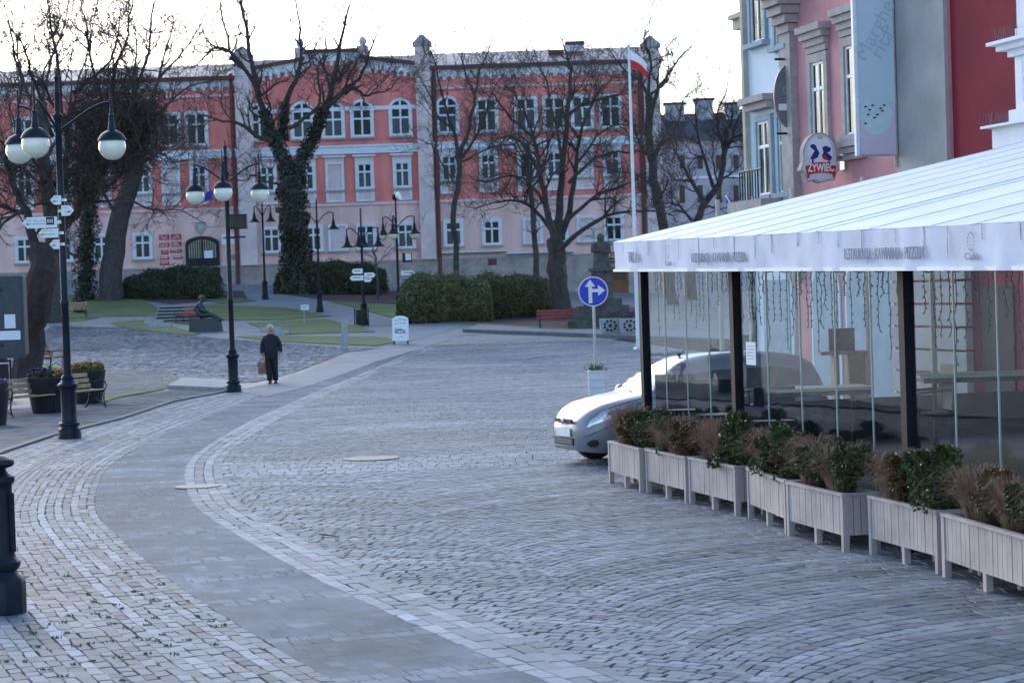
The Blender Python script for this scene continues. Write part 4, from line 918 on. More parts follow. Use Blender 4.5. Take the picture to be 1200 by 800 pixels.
def build_car(loc,rz,label):
    t=thing('parked_car',label,'car',loc,rz); xs=[0,.03,.07,.12,.18,.26,.36,.48,.6,.75,.9,1.0,1.06,1.12,1.22,1.34,1.46,1.58,1.68,1.78,1.88,2.0,2.15,2.35,2.55,2.75,2.95,3.1,3.25,3.4,3.52,3.64,3.76,3.86,3.94,4.0,4.05,4.08]
    secs=[car_section(x) for x in xs]; K=len(secs[0]); N=2*K-1
    def ringpt(i,k):
        y,z=(secs[i][k] if k<K else secs[i][N-1-k]); return Vector((xs[i]-2.04,-y if k<K else y,z))
    body=MB();glz={'windscreen':MB(),'side_window':MB(),'side_window2':MB(),'rear_window':MB()}
    V=[ringpt(i,k) for i in range(len(xs)) for k in range(N)]
    def face(mb,i,k,off=0): 
        q=[(i,k),(i+1,k),(i+1,k+1),(i,k+1)]; mb.f.append(tuple(a*N+b for a,b in q)); mb.m.append(0)
    for mb in [body]+list(glz.values()): mb.v=[tuple(v) for v in V]
    for i in range(len(xs)-1):
        x=(xs[i]+xs[i+1])/2
        for k in range(N-1):
            kk=k if k<K-1 else N-2-k
            side=k<K-1; tgt=body
            if 1.06<x<1.80 and kk>=9: tgt=glz['windscreen']
            elif 6<=kk<=7 and (1.34<x<2.35 or 2.35<x<3.25 or 3.25<x<3.58) and not(2.35<x<2.42): tgt=glz['side_window' if side else 'side_window2']
            elif 3.62<x<3.98 and kk>=10: tgt=glz['rear_window']
            face(tgt,i,k)
    # end caps and floor
    body.f.append(tuple(range(N-1,-1,-1))); body.m.append(0); e=(len(xs)-1)*N; body.f.append(tuple(e+k for k in range(N))); body.m.append(0)
    for i in range(len(xs)-1): body.f.append((i*N,i*N+N-1,(i+1)*N+N-1,(i+1)*N)); body.m.append(0)
    b=body.build('body',M['carpaint'],t,recalc=True)
    b.data.polygons.foreach_set('use_smooth',[True]*len(b.data.polygons)); b.data.set_sharp_from_angle(angle=R_(50))
    for nm,mb in glz.items(): o=mb.build(nm.rstrip('2'),M['cardark'],t,True)
    # surface patches: nose details
    def surf(x,kf,sgn=-1,off=.006):
        s=car_section(x); k=int(kf); f=kf-k; a=s[k]; b2=s[min(k+1,len(s)-1)]; y=a[0]+(b2[0]-a[0])*f; z=a[1]+(b2[1]-a[1])*f
        p=Vector((x-2.04,sgn*y,z)); dx=.02; s2=car_section(min(x+dx,4.08)); a2=s2[k];b3=s2[min(k+1,len(s2)-1)]; q=Vector((x+dx-2.04,sgn*(a2[0]+(b3[0]-a2[0])*f),a2[1]+(b3[1]-a2[1])*f))
        tx=(q-p).normalized(); tk=Vector((0,sgn*(b2[0]-a[0]),b2[1]-a[1])).normalized(); n=tx.cross(tk)*sgn*-1
        if n.dot(Vector((-.3,sgn,.2)))<0: n=-n
        return p+n.normalized()*off
    def patch(name,mt,poly,sgn=-1,off=.008):
        m=MB(); n=len(poly); c=(sum(p[0] for p in poly)/n,sum(p[1] for p in poly)/n)
        R=6
        for r in range(R+1):
            for (x,k) in poly:
                u=1-r/R; m.v.append(tuple(surf(c[0]+(x-c[0])*u,c[1]+(k-c[1])*u,sgn,off)))
        for r in range(R):
            for i in range(n): a=r*n+i;b2=r*n+(i+1)%n; m.f.append((a,b2,b2+n,a+n)); m.m.append(0)
        return m.build(name,M[mt],t,True)
    for s in(-1,1):
        patch('headlight','lens',[(.10,4.1),(.22,3.6),(.42,3.9),(.62,4.6),(.66,5.2),(.5,5.5),(.3,5.4),(.14,5.0)],s)
        patch('fog_lamp','black',[(.09,1.25),(.13,1.0),(.20,1.0),(.24,1.35),(.22,1.8),(.15,1.95),(.10,1.7)],s,.006)
        patch('tail_light','signred',[(3.86,3.6),(4.0,3.6),(3.98,5.2),(3.86,5.2)],s)
    # shut lines and bonnet edge
    for s in(-1,1):
        for nm,path in (('door_seam',[(1.62,1.2),(1.60,3.0),(1.66,4.9)]),('door_seam',[(2.62,1.2),(2.60,3.0),(2.60,4.9)]),('bonnet_seam',[(.20,5.3),(.5,5.9),(.8,6.2),(1.04,6.4)]),('bumper_seam',[(.06,2.6),(.2,2.9),(.45,3.1),(.55,2.3),(.52,1.2)])):
            m=MB(); q=[]
            for (x0,k0),(x1,k1) in zip(path[:-1],path[1:]): q+=[surf(x0+(x1-x0)*u/5,k0+(k1-k0)*u/5,s,.001) for u in range(5)]
            q.append(surf(*path[-1],s,.001)); m.tube(q,.006,4); m.build(nm,M['black'],t)
        patch('indicator','flagwhite',[(.30,3.75),(.42,3.95),(.40,4.4),(.30,4.3)],s,.012)
    # front face pieces
    m=MB(); m.box((-2.045,0,.655),(.03,.62,.055)); m.build('grille',M['black'],t)
    m=MB(); m.box((-2.047,0,.36),(.03,.70,.10)); g=m.build('lower_grille',M['black'],t)
    m=MB(); m.box((-2.064,0,.38),(.01,.64,.012)); m.box((-2.064,0,.345),(.01,.64,.012)); m.build('grille_bar',M['carpaint'],g)
    m=MB(); m.lathe([(.055,0),(.055,.012),(.045,.018)],20); o=m.build('badge',M['lens'],t,True); o.location=(-2.06,0,.655); o.rotation_euler=(0,-PI/2,0)
    m=MB(); m.box((-2.06,0,.49),(.012,.52,.115)); pl=m.build('number_plate',M['whitepaint'],t)
    # wheels, arches
    for x in (.80-2.04,3.38-2.04):
        for s in(-1,1):
            m=MB(); n=24; vs=[]
            m.prism([(x+.345*math.cos(a),.30+.345*math.sin(a)) for a in np.linspace(-.25,PI+.25,24)],lambda u,v,k:(u,s*(.815+k*.034),v)); m.build('wheel_arch',M['black'],t)
            w=MB(); w.tube([(x,s*.70,.30),(x,s*.71,.30),(x,s*.85,.30),(x,s*.865,.30)],[.27,.30,.30,.275],26); wo=w.build('wheel',M['rubber'],t,True)
            w=MB(); w.tube([(x,s*.866,.30),(x,s*.872,.30)],[.19,.17],20); 
            w.build('rim',M['lens'],wo,True)
    # mirrors, antenna, handle, wipers, trim
    for s in(-1,1):
        m=MB(); m.sphere((-.72,s*.95,1.02),.1,12,8,(.7,1.1,.75)); m.tube([(-.70,s*.84,.97),(-.70,s*.92,1.0)],.03,6); m.build('mirror',M['carpaint'],t,True)
        m=MB(); m.box((.18,s*.86,.82),(.2,.03,.03)); m.box((1.05,s*.86,.84),(.2,.03,.03)); m.build('door_handle',M['carpaint'],t)
    m=MB(); m.tube([(-.16,0,1.53),(.02,0,1.68)],[.012,.006],6); m.sphere((-.16,0,1.535),.03,8,5); m.build('antenna',M['black'],t,True)
    m=MB(); m.tube([(-.97,-.62,1.02),(-.92,-.2,1.04),(-.86,.12,1.10)],.012,5); m.tube([(-.99,-.1,1.03),(-.92,.3,1.05),(-.84,.58,1.10)],.012,5); m.build('wiper',M['black'],t)
    m=MB(); 
    for s in(-1,1): m.tube([surf(x,5.0,s,.004) for x in np.linspace(1.3,3.5,10)],.008,5)
    m.build('window_trim',M['black'],t)
    return t
carp=gp(690,549); 
rz=R_(21)
hx=Vector((math.cos(rz),math.sin(rz),0)); hy=Vector((-math.sin(rz),math.cos(rz),0))
# front-left wheel foot (local x=-1.24,y=-.86) sits at carp
o=carp+Vector((.72,.25,0))-hx*(-1.24)-hy*(-.80); build_car(Vector((o.x,o.y,0)),rz,'silver hatchback parked behind the planter boxes, nose to the left')
# ================================================================== BUILDINGS ALONG THE RIGHT SIDE
FO=Vector((7.7,30.2,0)); FD=Vector((-.2334,.9724,0)); FN=Vector((-.9724,-.2334,0))
def FS(s,z,o=0): return FO+FD*s+FN*o+EZ*z
def fs(x,y,o=0): 
    q=onplane(x,y,FO+FN*o,FN); return (q-FO).dot(FD),q.z
def fbox(mb,s0,s1,z0,z1,o0,o1,O=None):
    b=[FS(s0,z0,o1),FS(s0,z0,o0),FS(s1,z0,o0),FS(s1,z0,o1)]; t_=[p+EZ*(z1-z0) for p in b]
    if O is not None: b=[p-O for p in b]; t_=[p-O for p in t_]
    return mb.hexa(b,t_)
SB0=fs(877,150)[0]; SB1=fs(924,150)[0]; SP1=fs(1112,100)[0]; SPg=fs(1053,100)[0]; SC=fs(1186,100)[0]
print('facade s:',SB0,SB1,SPg,SP1,SC)
def blk(name,label,s0,s1,z1,mt,o0=-9,o1=0):
    t=thing(name,label,'house',FS(s0,0)); O=FS(s0,0); m=MB(); fbox(m,s0,s1,-.3,z1,o0,o1,O); m.build('wall',mt,t,recalc=True); return t,O
def fwin(t,O,s0,s1,z0,z1,frame,surround,fw=.10,rec=.0,casement=True):
    """window with proud surround, sash and pane on the street facade"""
    m=MB(); fbox(m,s0-fw,s0,z0,z1,0.002,.07,O); fbox(m,s1,s1+fw,z0,z1,0.002,.07,O); fbox(m,s0-fw,s1+fw,z1,z1+fw,0.002,.075,O); w=m.build('window',surround,t,recalc=True)
    m=MB(); fbox(m,s0,s1,z0,z1,.004,.012,O); m.build('pane',M['pane'],w,recalc=True)
    m=MB(); c=(s0+s1)/2; e=.05
    fbox(m,s0,s0+e,z0,z1,.012,.035,O); fbox(m,s1-e,s1,z0,z1,.012,.035,O); fbox(m,s0+e,s1-e,z1-e,z1,.012,.034,O); fbox(m,s0+e,s1-e,z0,z0+e,.012,.034,O); fbox(m,c-.03,c+.03,z0+e,z1-e,.012,.036,O); zz=z0+(z1-z0)*.66; fbox(m,s0+e,c-.03,zz-.03,zz+.03,.012,.033,O); fbox(m,c+.03,s1-e,zz-.03,zz+.03,.012,.033,O)
    m.build('sash',frame,w,recalc=True)
    m=MB(); fbox(m,s0-fw-.06,s1+fw+.06,z0-.09,z0,.0,.16,O); m.build('sill',surround,w,recalc=True)
    return w
# --- pale blue house
bt,O=blk('blue_house','pale blue plastered house with grey-blue window surrounds, beyond the rose house',SB1,SB0,10.5,M['bluewall'])
s0,_=fs(900,90);s1,_=fs(884,90); z0=fs(896,48)[1]; fwin(bt,O,s0,s1,z0,z0+2.1,M['whitepaint'],M['bluetrim'],.09)
s0,_=fs(905,170);s1,_=fs(890,170); z0=fs(905,228)[1]; z1=fs(905,140)[1]; w=fwin(bt,O,s0,s1,z0,z1,M['whitepaint'],M['bluetrim'],.12)
m=MB(); fbox(m,s0-.35,s1+.35,z1+.35,z1+.47,.0,.30,O); fbox(m,s0-.3,s1+.3,z1+.22,z1+.35,.0,.20,O); m.build('hood',M['greytrim'],w,recalc=True)
s0b,_=fs(921,170);s1b,_=fs(915,170); fwin(bt,O,s0b-.3,s1b,z0,z1,M['whitepaint'],M['bluetrim'],.12); fwin(bt,O,s0b-.3,s1b,fs(935,48)[1],fs(935,48)[1]+2.1,M['whitepaint'],M['bluetrim'],.09)
m=MB(); fbox(m,SB0-.10,SB0+.04,0,10.4,.0,.10,O); m.build('corner_strip',M['cream'],bt,recalc=True)
m=MB(); fbox(m,SB1+.1,SB0-.2,z0-.30,z0-.10,.0,.55,O); m.build('balcony_slab',M['greytrim'],bt,recalc=True)
m=MB(); zz=z0-.1
for s in np.linspace(SB1+.3,SB1+1.3,8): m.tube([FS(s,zz,.52)-O,FS(s,zz+.55,.52)-O],.012,5)
m.tube([FS(SB1+.1,zz+.55,.52)-O,FS(SB1+1.3,zz+.55,.52)-O],.018,5); m.build('railing',M['iron_far'],bt)
# ground floor arched doors of blue house
for k,(xa,xb) in enumerate(((895,925),)):
    sa,_=fs(xb,330); sb,_=fs(xa,330); m=MB(); fbox(m,sa,sb,0,2.6,.003,.02,O); m.build('door',M['bluetrim'],bt,recalc=True)
# --- cream house beyond, only its cornice and edge in view
t,O=blk('cream_house','cream stone house with heavy cornices, just beyond the blue house',SB0+.05,SB0+2.4,7.3,M['cream'],-9,-1.15)
for k,(x,y0,y1,o) in enumerate(((870,60,72,.25),(864,72,56,.42),(872,40,30,.18),(869,52,42,.34))): pass
for z0,z1,o in ((7.3,7.55,-.2),(7.55,7.75,.0),(7.75,7.95,.16),(7.95,8.05,.26),(8.05,8.6,-.05),(8.6,8.75,.05),(8.75,8.9,.12),(8.9,9.6,-.25),(9.6,9.8,-.05)):
    m=MB(); fbox(m,SB0+.06,SB0+2.4,z0,z1,-8,o-.75,O); m.build('cornice',M['cream'],t,recalc=True)
# --- rose house
rt,O=blk('rose_house','dusty rose house with grey mouldings and pale blue ground-floor arches',SP1,SB1,10,M['rose'])
m=MB(); fbox(m,SP1+.01,SPg,3.0,9.9,.001,.06,O); m.build('end_pilaster',M['greycem'],rt,recalc=True)
m=MB(); sa=fs(935.5,120)[0]; fbox(m,sa,SB1+.02,2.6,fs(940,25)[1],.001,.14,O); m.build('corner_pilaster',M['greytrim'],rt,recalc=True)
zc=fs(925,40)[1]
m=MB()
for k in range(5): fbox(m,sa-.05-.07*k,SB1+.03,zc+.0+.16*k,zc+.15+.16*k,.001,.18+.09*k,O)
m.build('capital',M['greytrim'],rt,recalc=True)
m=MB(); fbox(m,SP1,SB1-.5,zc+1.15,zc+1.35,.001,.25,O); fbox(m,SP1,SB1-.5,zc+1.35,zc+1.6,.001,.36,O); m.build('string_course',M['greytrim'],rt,recalc=True)
for (xa,xb,yt,yb) in ((970,954,72,165),(1011,994,52,158)):
    s0=fs(xa,120)[0]; s1=fs(xb,120)[0]; z1=fs((xa+xb)/2,yt)[1]; z0=fs((xa+xb)/2,yb)[1]
    w=fwin(rt,O,s0,s1,z0,z1,M['whitepaint'],M['greytrim'],.15)
    m=MB()
    for k,(dz,o,e) in enumerate(((.17,.08,.15),(.29,.12,.17),(.41,.18,.21),(.53,.24,.25))): fbox(m,s0-e,s1+e,z1+dz,z1+dz+.12,.002,o,O)
    m.build('hood',M['greytrim'],w,recalc=True)
    m=MB()
    for k,(dz,o,e) in enumerate(((-.2,.20,.2),(-.31,.15,.16),(-.42,.10,.12))): fbox(m,s0-e,s1+e,z0+dz,z0+dz+.1,.002,o,O)
    m.build('sill_moulding',M['greytrim'],w,recalc=True)
# pale blue arches at street level
for (xa,xb,ztop) in ((987,953,3.5),(1050,993,3.5)):
    s0=fs(xa,380)[0]; s1=fs(xb,380)[0]; c=(s0+s1)/2; r=(s1-s0)/2
    pl=[(s0,0),(s1,0)]+[(c+r*math.cos(a),2.3+min(r,1.1)*math.sin(a)) for a in np.linspace(0,PI,14)]
    m=MB(); m.prism(pl,lambda u,v,k:tuple(FS(u,v,.004+k*.03)-O)); a=m.build('arch',M['bluewall'],rt,recalc=True)
    pl2=[(s0+.1,0),(s1-.1,0)]+[(c+(r-.1)*math.cos(q),2.28+(min(r,1.1)-.1)*math.sin(q)) for q in np.linspace(0,PI,14)]
    m=MB(); m.prism(pl2,lambda u,v,k:tuple(FS(u,v,.036+k*.01)-O)); m.build('arch_panel',mat('arch_blue_panel',(.26,.36,.44),.7,.15,2),a,recalc=True)
m=MB(); sq=[fs(1140,380)[0],fs(1052,380)[0]]
for k in range(9): fbox(m,sq[0],sq[1],.0+.36*k,.32+.36*k,.002,.12,O)
m.build('rusticated_pier',M['greycem'],rt,recalc=True)
# --- crimson house
ct,O=blk('crimson_house','deep crimson plastered house wall right of the grey pilaster',SC-.2,SP1-.005,9.5,M['crimson'],-9,-.05)
m=MB(); fbox(m,SC+.2,SP1-.9,0,2.4,-.05,-.02,O); m.build('doorway',M['posts'],ct,recalc=True)
# --- white stepped portal pier
zb1=fs(1165,166,.5)[1]
wt,O=blk('white_house','white stucco house with stepped baroque pier, at the right edge',-16,SC-.2,8.6,M['ghostwhite'],-9,0)
def pierstep(s1,z0,z1,o,nm='pier_moulding',mt=None):
    m=MB(); fbox(m,-.6,s1,z0,z1,.001,o,O); return m.build(nm,mt or M['ghostwhite'],wt,recalc=True)
def sx(x,y,o=.6): return fs(x,y,o)[0]
zz=lambda y,x=1180: fs(x,y,.6)[1]
pierstep(sx(1164,155),zz(172),zz(148),.62); pierstep(sx(1160,148),zz(148),zz(145),.75); pierstep(sx(1182,132),zz(145),zz(130),.60); pierstep(sx(1186,100),zz(130),zz(68),.55)
pierstep(sx(1182,64),zz(68),zz(60),.62); pierstep(sx(1176,56),zz(60),zz(53),.72); pierstep(sx(1172,50),zz(53),zz(49),.82); pierstep(sx(1188,40),zz(49),zz(36),.58); pierstep(sx(1196,28),zz(36),zz(26),.6); pierstep(sx(1193,10),zz(26),zz(-60),.55)
a=pierstep(sx(1186,100)-.25,zz(122),zz(76),.575,'pier_panel',mat('panel_relief',(.62,.64,.68),.8,.2,14,.5,30))
for x0,y in ((1157,146),(1171,49)):
    m=MB(); s1=sx(x0,y); zq=zz(y)+.0
    for i in range(46): 
        s=s1-.04-random.random()*.55; p=FS(s,zq,.35+random.random()*.4)-O; m.tube([p,p+Vector((random.gauss(0,.03),random.gauss(0,.03),.2))],.0022,3)
    m.build('bird_spikes',M['spike'],wt)
# --- banner, oval signs
def hang(x_wall,o0,o1,y0,y1,depth=.05):
    s,_=fs(x_wall,(y0+y1)/2); d=FS(s,0).y; return s
s=fs(1056,150)[0]; zlo=fs(1053,181)[1]; zhi=zlo+4.6
t=thing('hanging_banner','tall faded banner with a pizza picture hanging beside the grey pilaster','banner',FS(s,0)); O=FS(s,0)
def bb(m,o0,o1,z0,z1,ds0,ds1): fbox(m,s+ds0,s+ds1,z0,z1,o0,o1,O)
m=MB(); bb(m,.10,.74,zlo,zhi,-.02,.02); m.build('cloth',M['banner'],t,recalc=True)
m=MB(); bb(m,.74,.80,zlo-.02,zhi,-.04,.04); m.build('edge_frame',M['whitepaint'],t,recalc=True); m=MB(); bb(m,.08,.10,zlo-.03,zhi,-.03,.03); bb(m,.10,.74,zlo-.03,zlo-.001,-.03,.03); m.build('bottom_frame',M['greytrim'],t,recalc=True)
m=MB(); bb(m,.11,.73,zlo+.02,zlo+.82,-.026,-.021); m.build('pink_print',M['bannerpink'],t,recalc=True)
BP=lambda o,z,k=.028: FS(s-k,z,o)-O
m=MB(); cz=zlo+.62; m.add([BP(.44+.29*math.cos(a),cz+.30*math.sin(a),.029) for a in np.linspace(0,2*PI,30,endpoint=False)],[tuple(range(30))]); m.build('pizza_print',M['bannerpale'],t)
m=MB()
for k,(o,z) in enumerate(((.62,.15),(.55,.10),(.36,.12),(.33,.08),(.58,.02),(.42,.02),(.47,-.03),(.63,-.12),(.5,.17),(.3,.17))): c=BP(o,cz+z,.032); e=FN*.035; m.add([c-e,c-e*.2+EZ*.018,c+e,c+e*.2-EZ*.02],[(0,1,2,3)])
m.build('olive_print',M['slate'],t)
m=MB(); q=R_(60); ux=(-FN*math.cos(q)+EZ*math.sin(q)); uz=(FN*math.sin(q)*1+EZ*math.cos(q)); putText(m,'Marghe',.36,BP(.42,zlo+2.0,.030),ux,uz,-FD); putText(m,'rita',.36,BP(.30,zlo+1.78,.030),ux,uz,-FD)
m.build('faded_lettering',M['bannertext'],t)
s2=fs(1053,110)[0]; m=MB(); m.tube([FS(s+.05,zlo-.2,.08)-O,FS(s+.05,zhi+.3,.08)-O],.03,8); m.build('downpipe',M['cream'],t); m=MB(); bb(m,0,.2,zlo+1.25,zlo+1.31,.01,.05); m.build('bracket',M['black'],t,recalc=True)
# oval-topped brewery sign
s=fs(990,190)[0]; c0=onplane(959,186,FS(s,0),FD); oc=(c0-FS(s,0)).dot(FN); zc=c0.z; k=c0.y/FPX/abs(Rt.dot(FN))*1.0
k=.71/44.0; 
t=thing('pub_sign','white oval-topped illuminated sign with red ribbon and blue dancing couple','sign',FS(s,0)); O=FS(s,0)
Q=lambda x,y,f=0: FS(s-f,zc-(y-186)*k*1.02,oc-(x-959)*k*.96+ (y-186)*.0)-O
def outline(sc): 
    pts=[(-24,12),(-20,15),(-17,22),(-16,25),(-8,23),(0,26),(8,24),(17,23),(18,18),(22,12),(20,4)]
    pts+=[(20*math.cos(a),-4-23*math.sin(a)) for a in np.linspace(.15,PI-.15,16)]+[(-20,4)]
    return [(959+x*sc,186+y*sc) for x,y in pts]
def lay(name,mt,pl,f0,f1): m=MB(); m.prism(pl,lambda u,v,kk:tuple(Q(u,v,f0+(f1-f0)*kk))); return m.build(name,mt,t,recalc=True)
lay('body',M['greytrim'],outline(1.0),-.09,.09); lay('face',mat('sign_face',(.56,.58,.66),.45,.05,3),outline(.93),.091,.10); lay('rear_face',M['signwhite'],outline(.93),-.10,-.091)
lay('medallion',M['whitepaint'],[(959+14.5*math.cos(a),180-17*math.sin(a)) for a in np.linspace(0,2*PI,28,endpoint=False)],.1005,.106)
rib=[(x,y+ (x-959)**2*.004) for x,y in ((944,190),(950,190.3),(959,190),(968,190.3),(974,191))]+[(x,y+(x-959)**2*.004) for x,y in ((974,202),(968,201.5),(959,201),(950,201.5),(944,202))]
lay('ribbon',M['signred'],rib,.107,.113); lay('ribbon_tail',M['signred'],[(940.5,194),(944.5,193),(945.5,206),(943,207)],.102,.106); lay('ribbon_tail',M['signred'],[(977.5,194),(973.5,193),(972.5,206),(975,207)],.102,.106)
m=MB(); ux=-FN; putText(m,'ŻYWIEC',.185,Q(959,196.2,.1145),ux,EZ,-FD,bold=.006,xs=.70); m.build('lettering',M['whitepaint'],t)
def fig(pl): return [(959+x*1.15,186.5+(y+5)*1.2-5) for x,y in pl]
lay('dancer_print',M['folk'],fig([(-11,-12),(-8,-14),(-5,-13),(-3,-9),(-1,-6),(-3,-2),(-8,0),(-11,-1),(-8,-5),(-6,-8),(-9,-10)]),.1065,.109)
lay('dancer_print',M['folk'],fig([(2,-11),(6,-12),(11,-10),(10,-7),(7,-6),(12,-2),(10,1),(4,0),(1,-3),(3,-6)]),.1065,.109)
lay('dancer_print',M['folk'],fig([(-9,0),(-7,0),(-8,5),(-9.5,5)]),.1065,.109); lay('dancer_print',M['folk'],fig([(7,1),(9,1),(10.5,5),(9,5)]),.1065,.109)
lay('red_skirt_print',M['signred'],fig([(1,-3),(5,-4),(7,-1),(3,0)]),.1095,.111); lay('crown_print',M['gold'],fig([(-2.5,-18),(2.5,-18),(3,-21.5),(1,-20),(0,-22),(-1,-20),(-3,-21.5)]),.1065,.109)
m=MB(); fbox(m,s-.05,s+.05,zc-.05,zc+.05,.0,oc-.25,O); fbox(m,s-.1,s+.1,zc-.2,zc+.2,.0,.05,O); m.build('bracket',M['steel'],t,recalc=True)
# dark oval sign on the blue house
s=fs(929,110)[0]; c0=onplane(921,113,FS(s,0),FD); oc=(c0-FS(s,0)).dot(FN); zc=c0.z
t=thing('oval_sign','dark oval hanging sign on the blue house, half behind the rose house','sign',FS(s,0)); O=FS(s,0)
el=lambda r1,r2:[(r1*math.cos(a),r2*math.sin(a)) for a in np.linspace(0,2*PI,32,endpoint=False)]
m=MB(); m.prism(el(.34,.60),lambda u,v,kk:tuple(FS(s-.03+.06*kk,zc+v,oc-.1+u)-O)); m.build('board',mat('sign_grey',(.17,.17,.19),.5,.2,6),t,recalc=True)
m=MB(); fbox(m,s-.04,s-.032,zc-.26,zc-.14,oc-.36,oc+.16,O); m.build('stripe',M['signwhite'],t,recalc=True)
m=MB(); putText(m,'Café',.2,FS(s-.036,zc+.1,oc-.1)-O,-FN,EZ,-FD); m.build('lettering',M['concrete'],t)
m=MB(); 
for dz in (.68,-.68): m.tube([FS(s,zc+dz,0)-O,FS(s,zc+dz,oc+.2)-O],.022,6)
m.build('bracket',M['iron_far'],t)
# european flag on a bracket
p=P(852,246,43.5); t=thing('blue_flag','drooping dark blue flag on a slanted white staff by the blue house','flag',p)
m=MB(); m.tube([(.45,.1,-.5),(-.02,0,.28)],.018,6); m.build('staff',M['whitepaint'],t); m=MB()
for j in range(9):
    for i in range(5):
        u=j/8;v=i/4; m.v.append((-.02+u*.62+v*.05,.06*math.sin(u*8+v*3)*(.3+u),.26-v*.42*(1-.2*u)-u*.34))
for j in range(8):
    for i in range(4): a=j*5+i; m.f.append((a,a+1,a+6,a+5)); m.m.append(0)
m.build('cloth',M['euroblue'],t,True)
m=MB()
for k in range(9): a=2*PI*k/9; m.box((.24+.09*math.cos(a),-.06,-.05+.09*math.sin(a)),(.022,.004,.022))
m.build('stars',M['yellow'],t)
# ================================================================== TOWN HALL-LIKE BUILDING AT THE BACK
YB=145.0
def fb(x,y): p=P(x,y,YB); return p.x,p.z
hall=thing('town_building','large three-storey red building with pink ground floor closing the square','building',(0,YB,0))
def hb(mb,x0,x1,z0,z1,y0,y1): mb.hexa([(x0,y0,z0),(x1,y0,z0),(x1,y1,z0),(x0,y1,z0)],[(x0,y0,z1),(x1,y0,z1),(x1,y1,z1),(x0,y1,z1)])
XL=-52; XP1a,_=fb(279,200); XP1b,_=fb(299,200); XP2a,_=fb(489,150); XP2b,_=fb(506.5,150); XP3a,_=fb(756,170); XP3b,_=fb(775,170)
ZP=fb(495,304)[1]; ZR=fb(495,236.5)[1]; ZE=fb(520,82)[1]; ZS0=fb(480,178)[1]; ZS1=fb(480,170)[1]; ZB=-.5
def secwall(nm,x0,x1,z0,z1,mt,y=0): m=MB(); hb(m,x0,x1,z0,z1,y,y+12); return m.build(nm,mt,hall)
secwall('wall',XL,XP3b-.01,ZP,ZR,M['pink']); secwall('upper_wall',XL,XP3b-.01,ZR,ZE,M['red'],.02)
m=MB(); hb(m,XL,XP3b+.02,ZB,ZP,-.10,12); m.build('plinth',M['stone'],hall)
# rusticated joints on ground floor, as thin proud bands
# belt between floors
m=MB(); hb(m,XL,XP3b+.03,ZR-.09,ZR+.09,-.12,.01); m.build('belt_course',M['lilac'],hall)
m=MB(); hb(m,XL,XP3b+.03,ZP-.06,ZP+.04,-.16,.01); m.build('belt_course',M['greytrim'],hall)
for a,b in ((XL,XP1a),(XP1b,XP2a),(XP2b,XP3a)):
    m=MB(); hb(m,a,b,ZS0,ZS1,-.14,.03); hb(m,a,b,ZS1,ZS1+.12,-.22,.03); m.build('string_course',M['white'],hall)
    zz=fb(495,104)[1]; 
    if a!=XP1b: m=MB(); hb(m,a,b,zz-.08,zz+.08,-.08,.03); m.build('string_course',M['lilac'],hall)
zsp=fb(430,127)[1]; m=MB(); hb(m,XP1b,XP2a,zsp-.13,zsp+.13,-.07,.03); m.build('string_course',M['white'],hall)
for a,b,zt_ in ((XP1a,XP1b,ZE+1.2),(XP2a,XP2b,ZE+1.6),(XP3a,XP3b,ZE+1.0)):
    m=MB(); hb(m,a,b,ZP,zt_,-.35,.6); p=m.build('pilaster',M['lilac'],hall); m=MB(); hb(m,a-.12,b+.12,zt_,zt_+.25,-.5,.75); m.hexa([(a-.1,-.48,zt_+.25),(b+.1,-.48,zt_+.25),(b+.1,.72,zt_+.25),(a-.1,.72,zt_+.25)],[((a+b)/2-.1,.0,zt_+.8),((a+b)/2+.1,.0,zt_+.8),((a+b)/2+.1,.2,zt_+.8),((a+b)/2-.1,.2,zt_+.8)]); m.build('pilaster_cap',M['greytrim'],p)
for x in (XP1a-.25,XP2b+.22,XP3a-.25): m=MB(); m.tube([(x,-.13,ZB+2),(x,-.13,ZE+.2)],.13,8); m.build('downpipe',M['darkred'],hall)
# frieze with dentil arches + eaves
def frieze(a,b,z):
    m=MB(); hb(m,a,b,z-.30,z+.06,-.16,.03); m.build('frieze',M['white'],hall)
    n=int((b-a)/.60); pl=[(b,z-.36),(b,z-.301),(a,z-.301),(a,z-.36)]
    for i in range(n): x=a+(i+.5)*(b-a)/n; pl+=[(x-.15,z-.36),(x-.11,z-.62),(x+.11,z-.62),(x+.15,z-.36)]
    m=MB()
    for i in range(n):
        x0=a+i*(b-a)/n;x1=a+(i+1)*(b-a)/n;c=(x0+x1)/2
        q=[(x0,z-.40),(x1,z-.40),(x1,z-.301),(x0,z-.301)]; o=len(m.v); m.prism(q,lambda u,v,k:(u,-.13+.16*k,v)); m.prism([(c-.15,z-.401),(c-.10,z-.62),(c+.10,z-.62),(c+.15,z-.401)],lambda u,v,k:(u,-.12+.15*k,v))
    tag(m.build('dentil_row',M['white'],hall,recalc=True),kind='stuff')
    m=MB(); hb(m,a-.02,b+.02,z+.06,z+.30,-.55,.3); m.build('eave',M['darkred'],hall)
frieze(XL,XP1a,ZE-.25); frieze(XP2b,XP3a,ZE-.05)
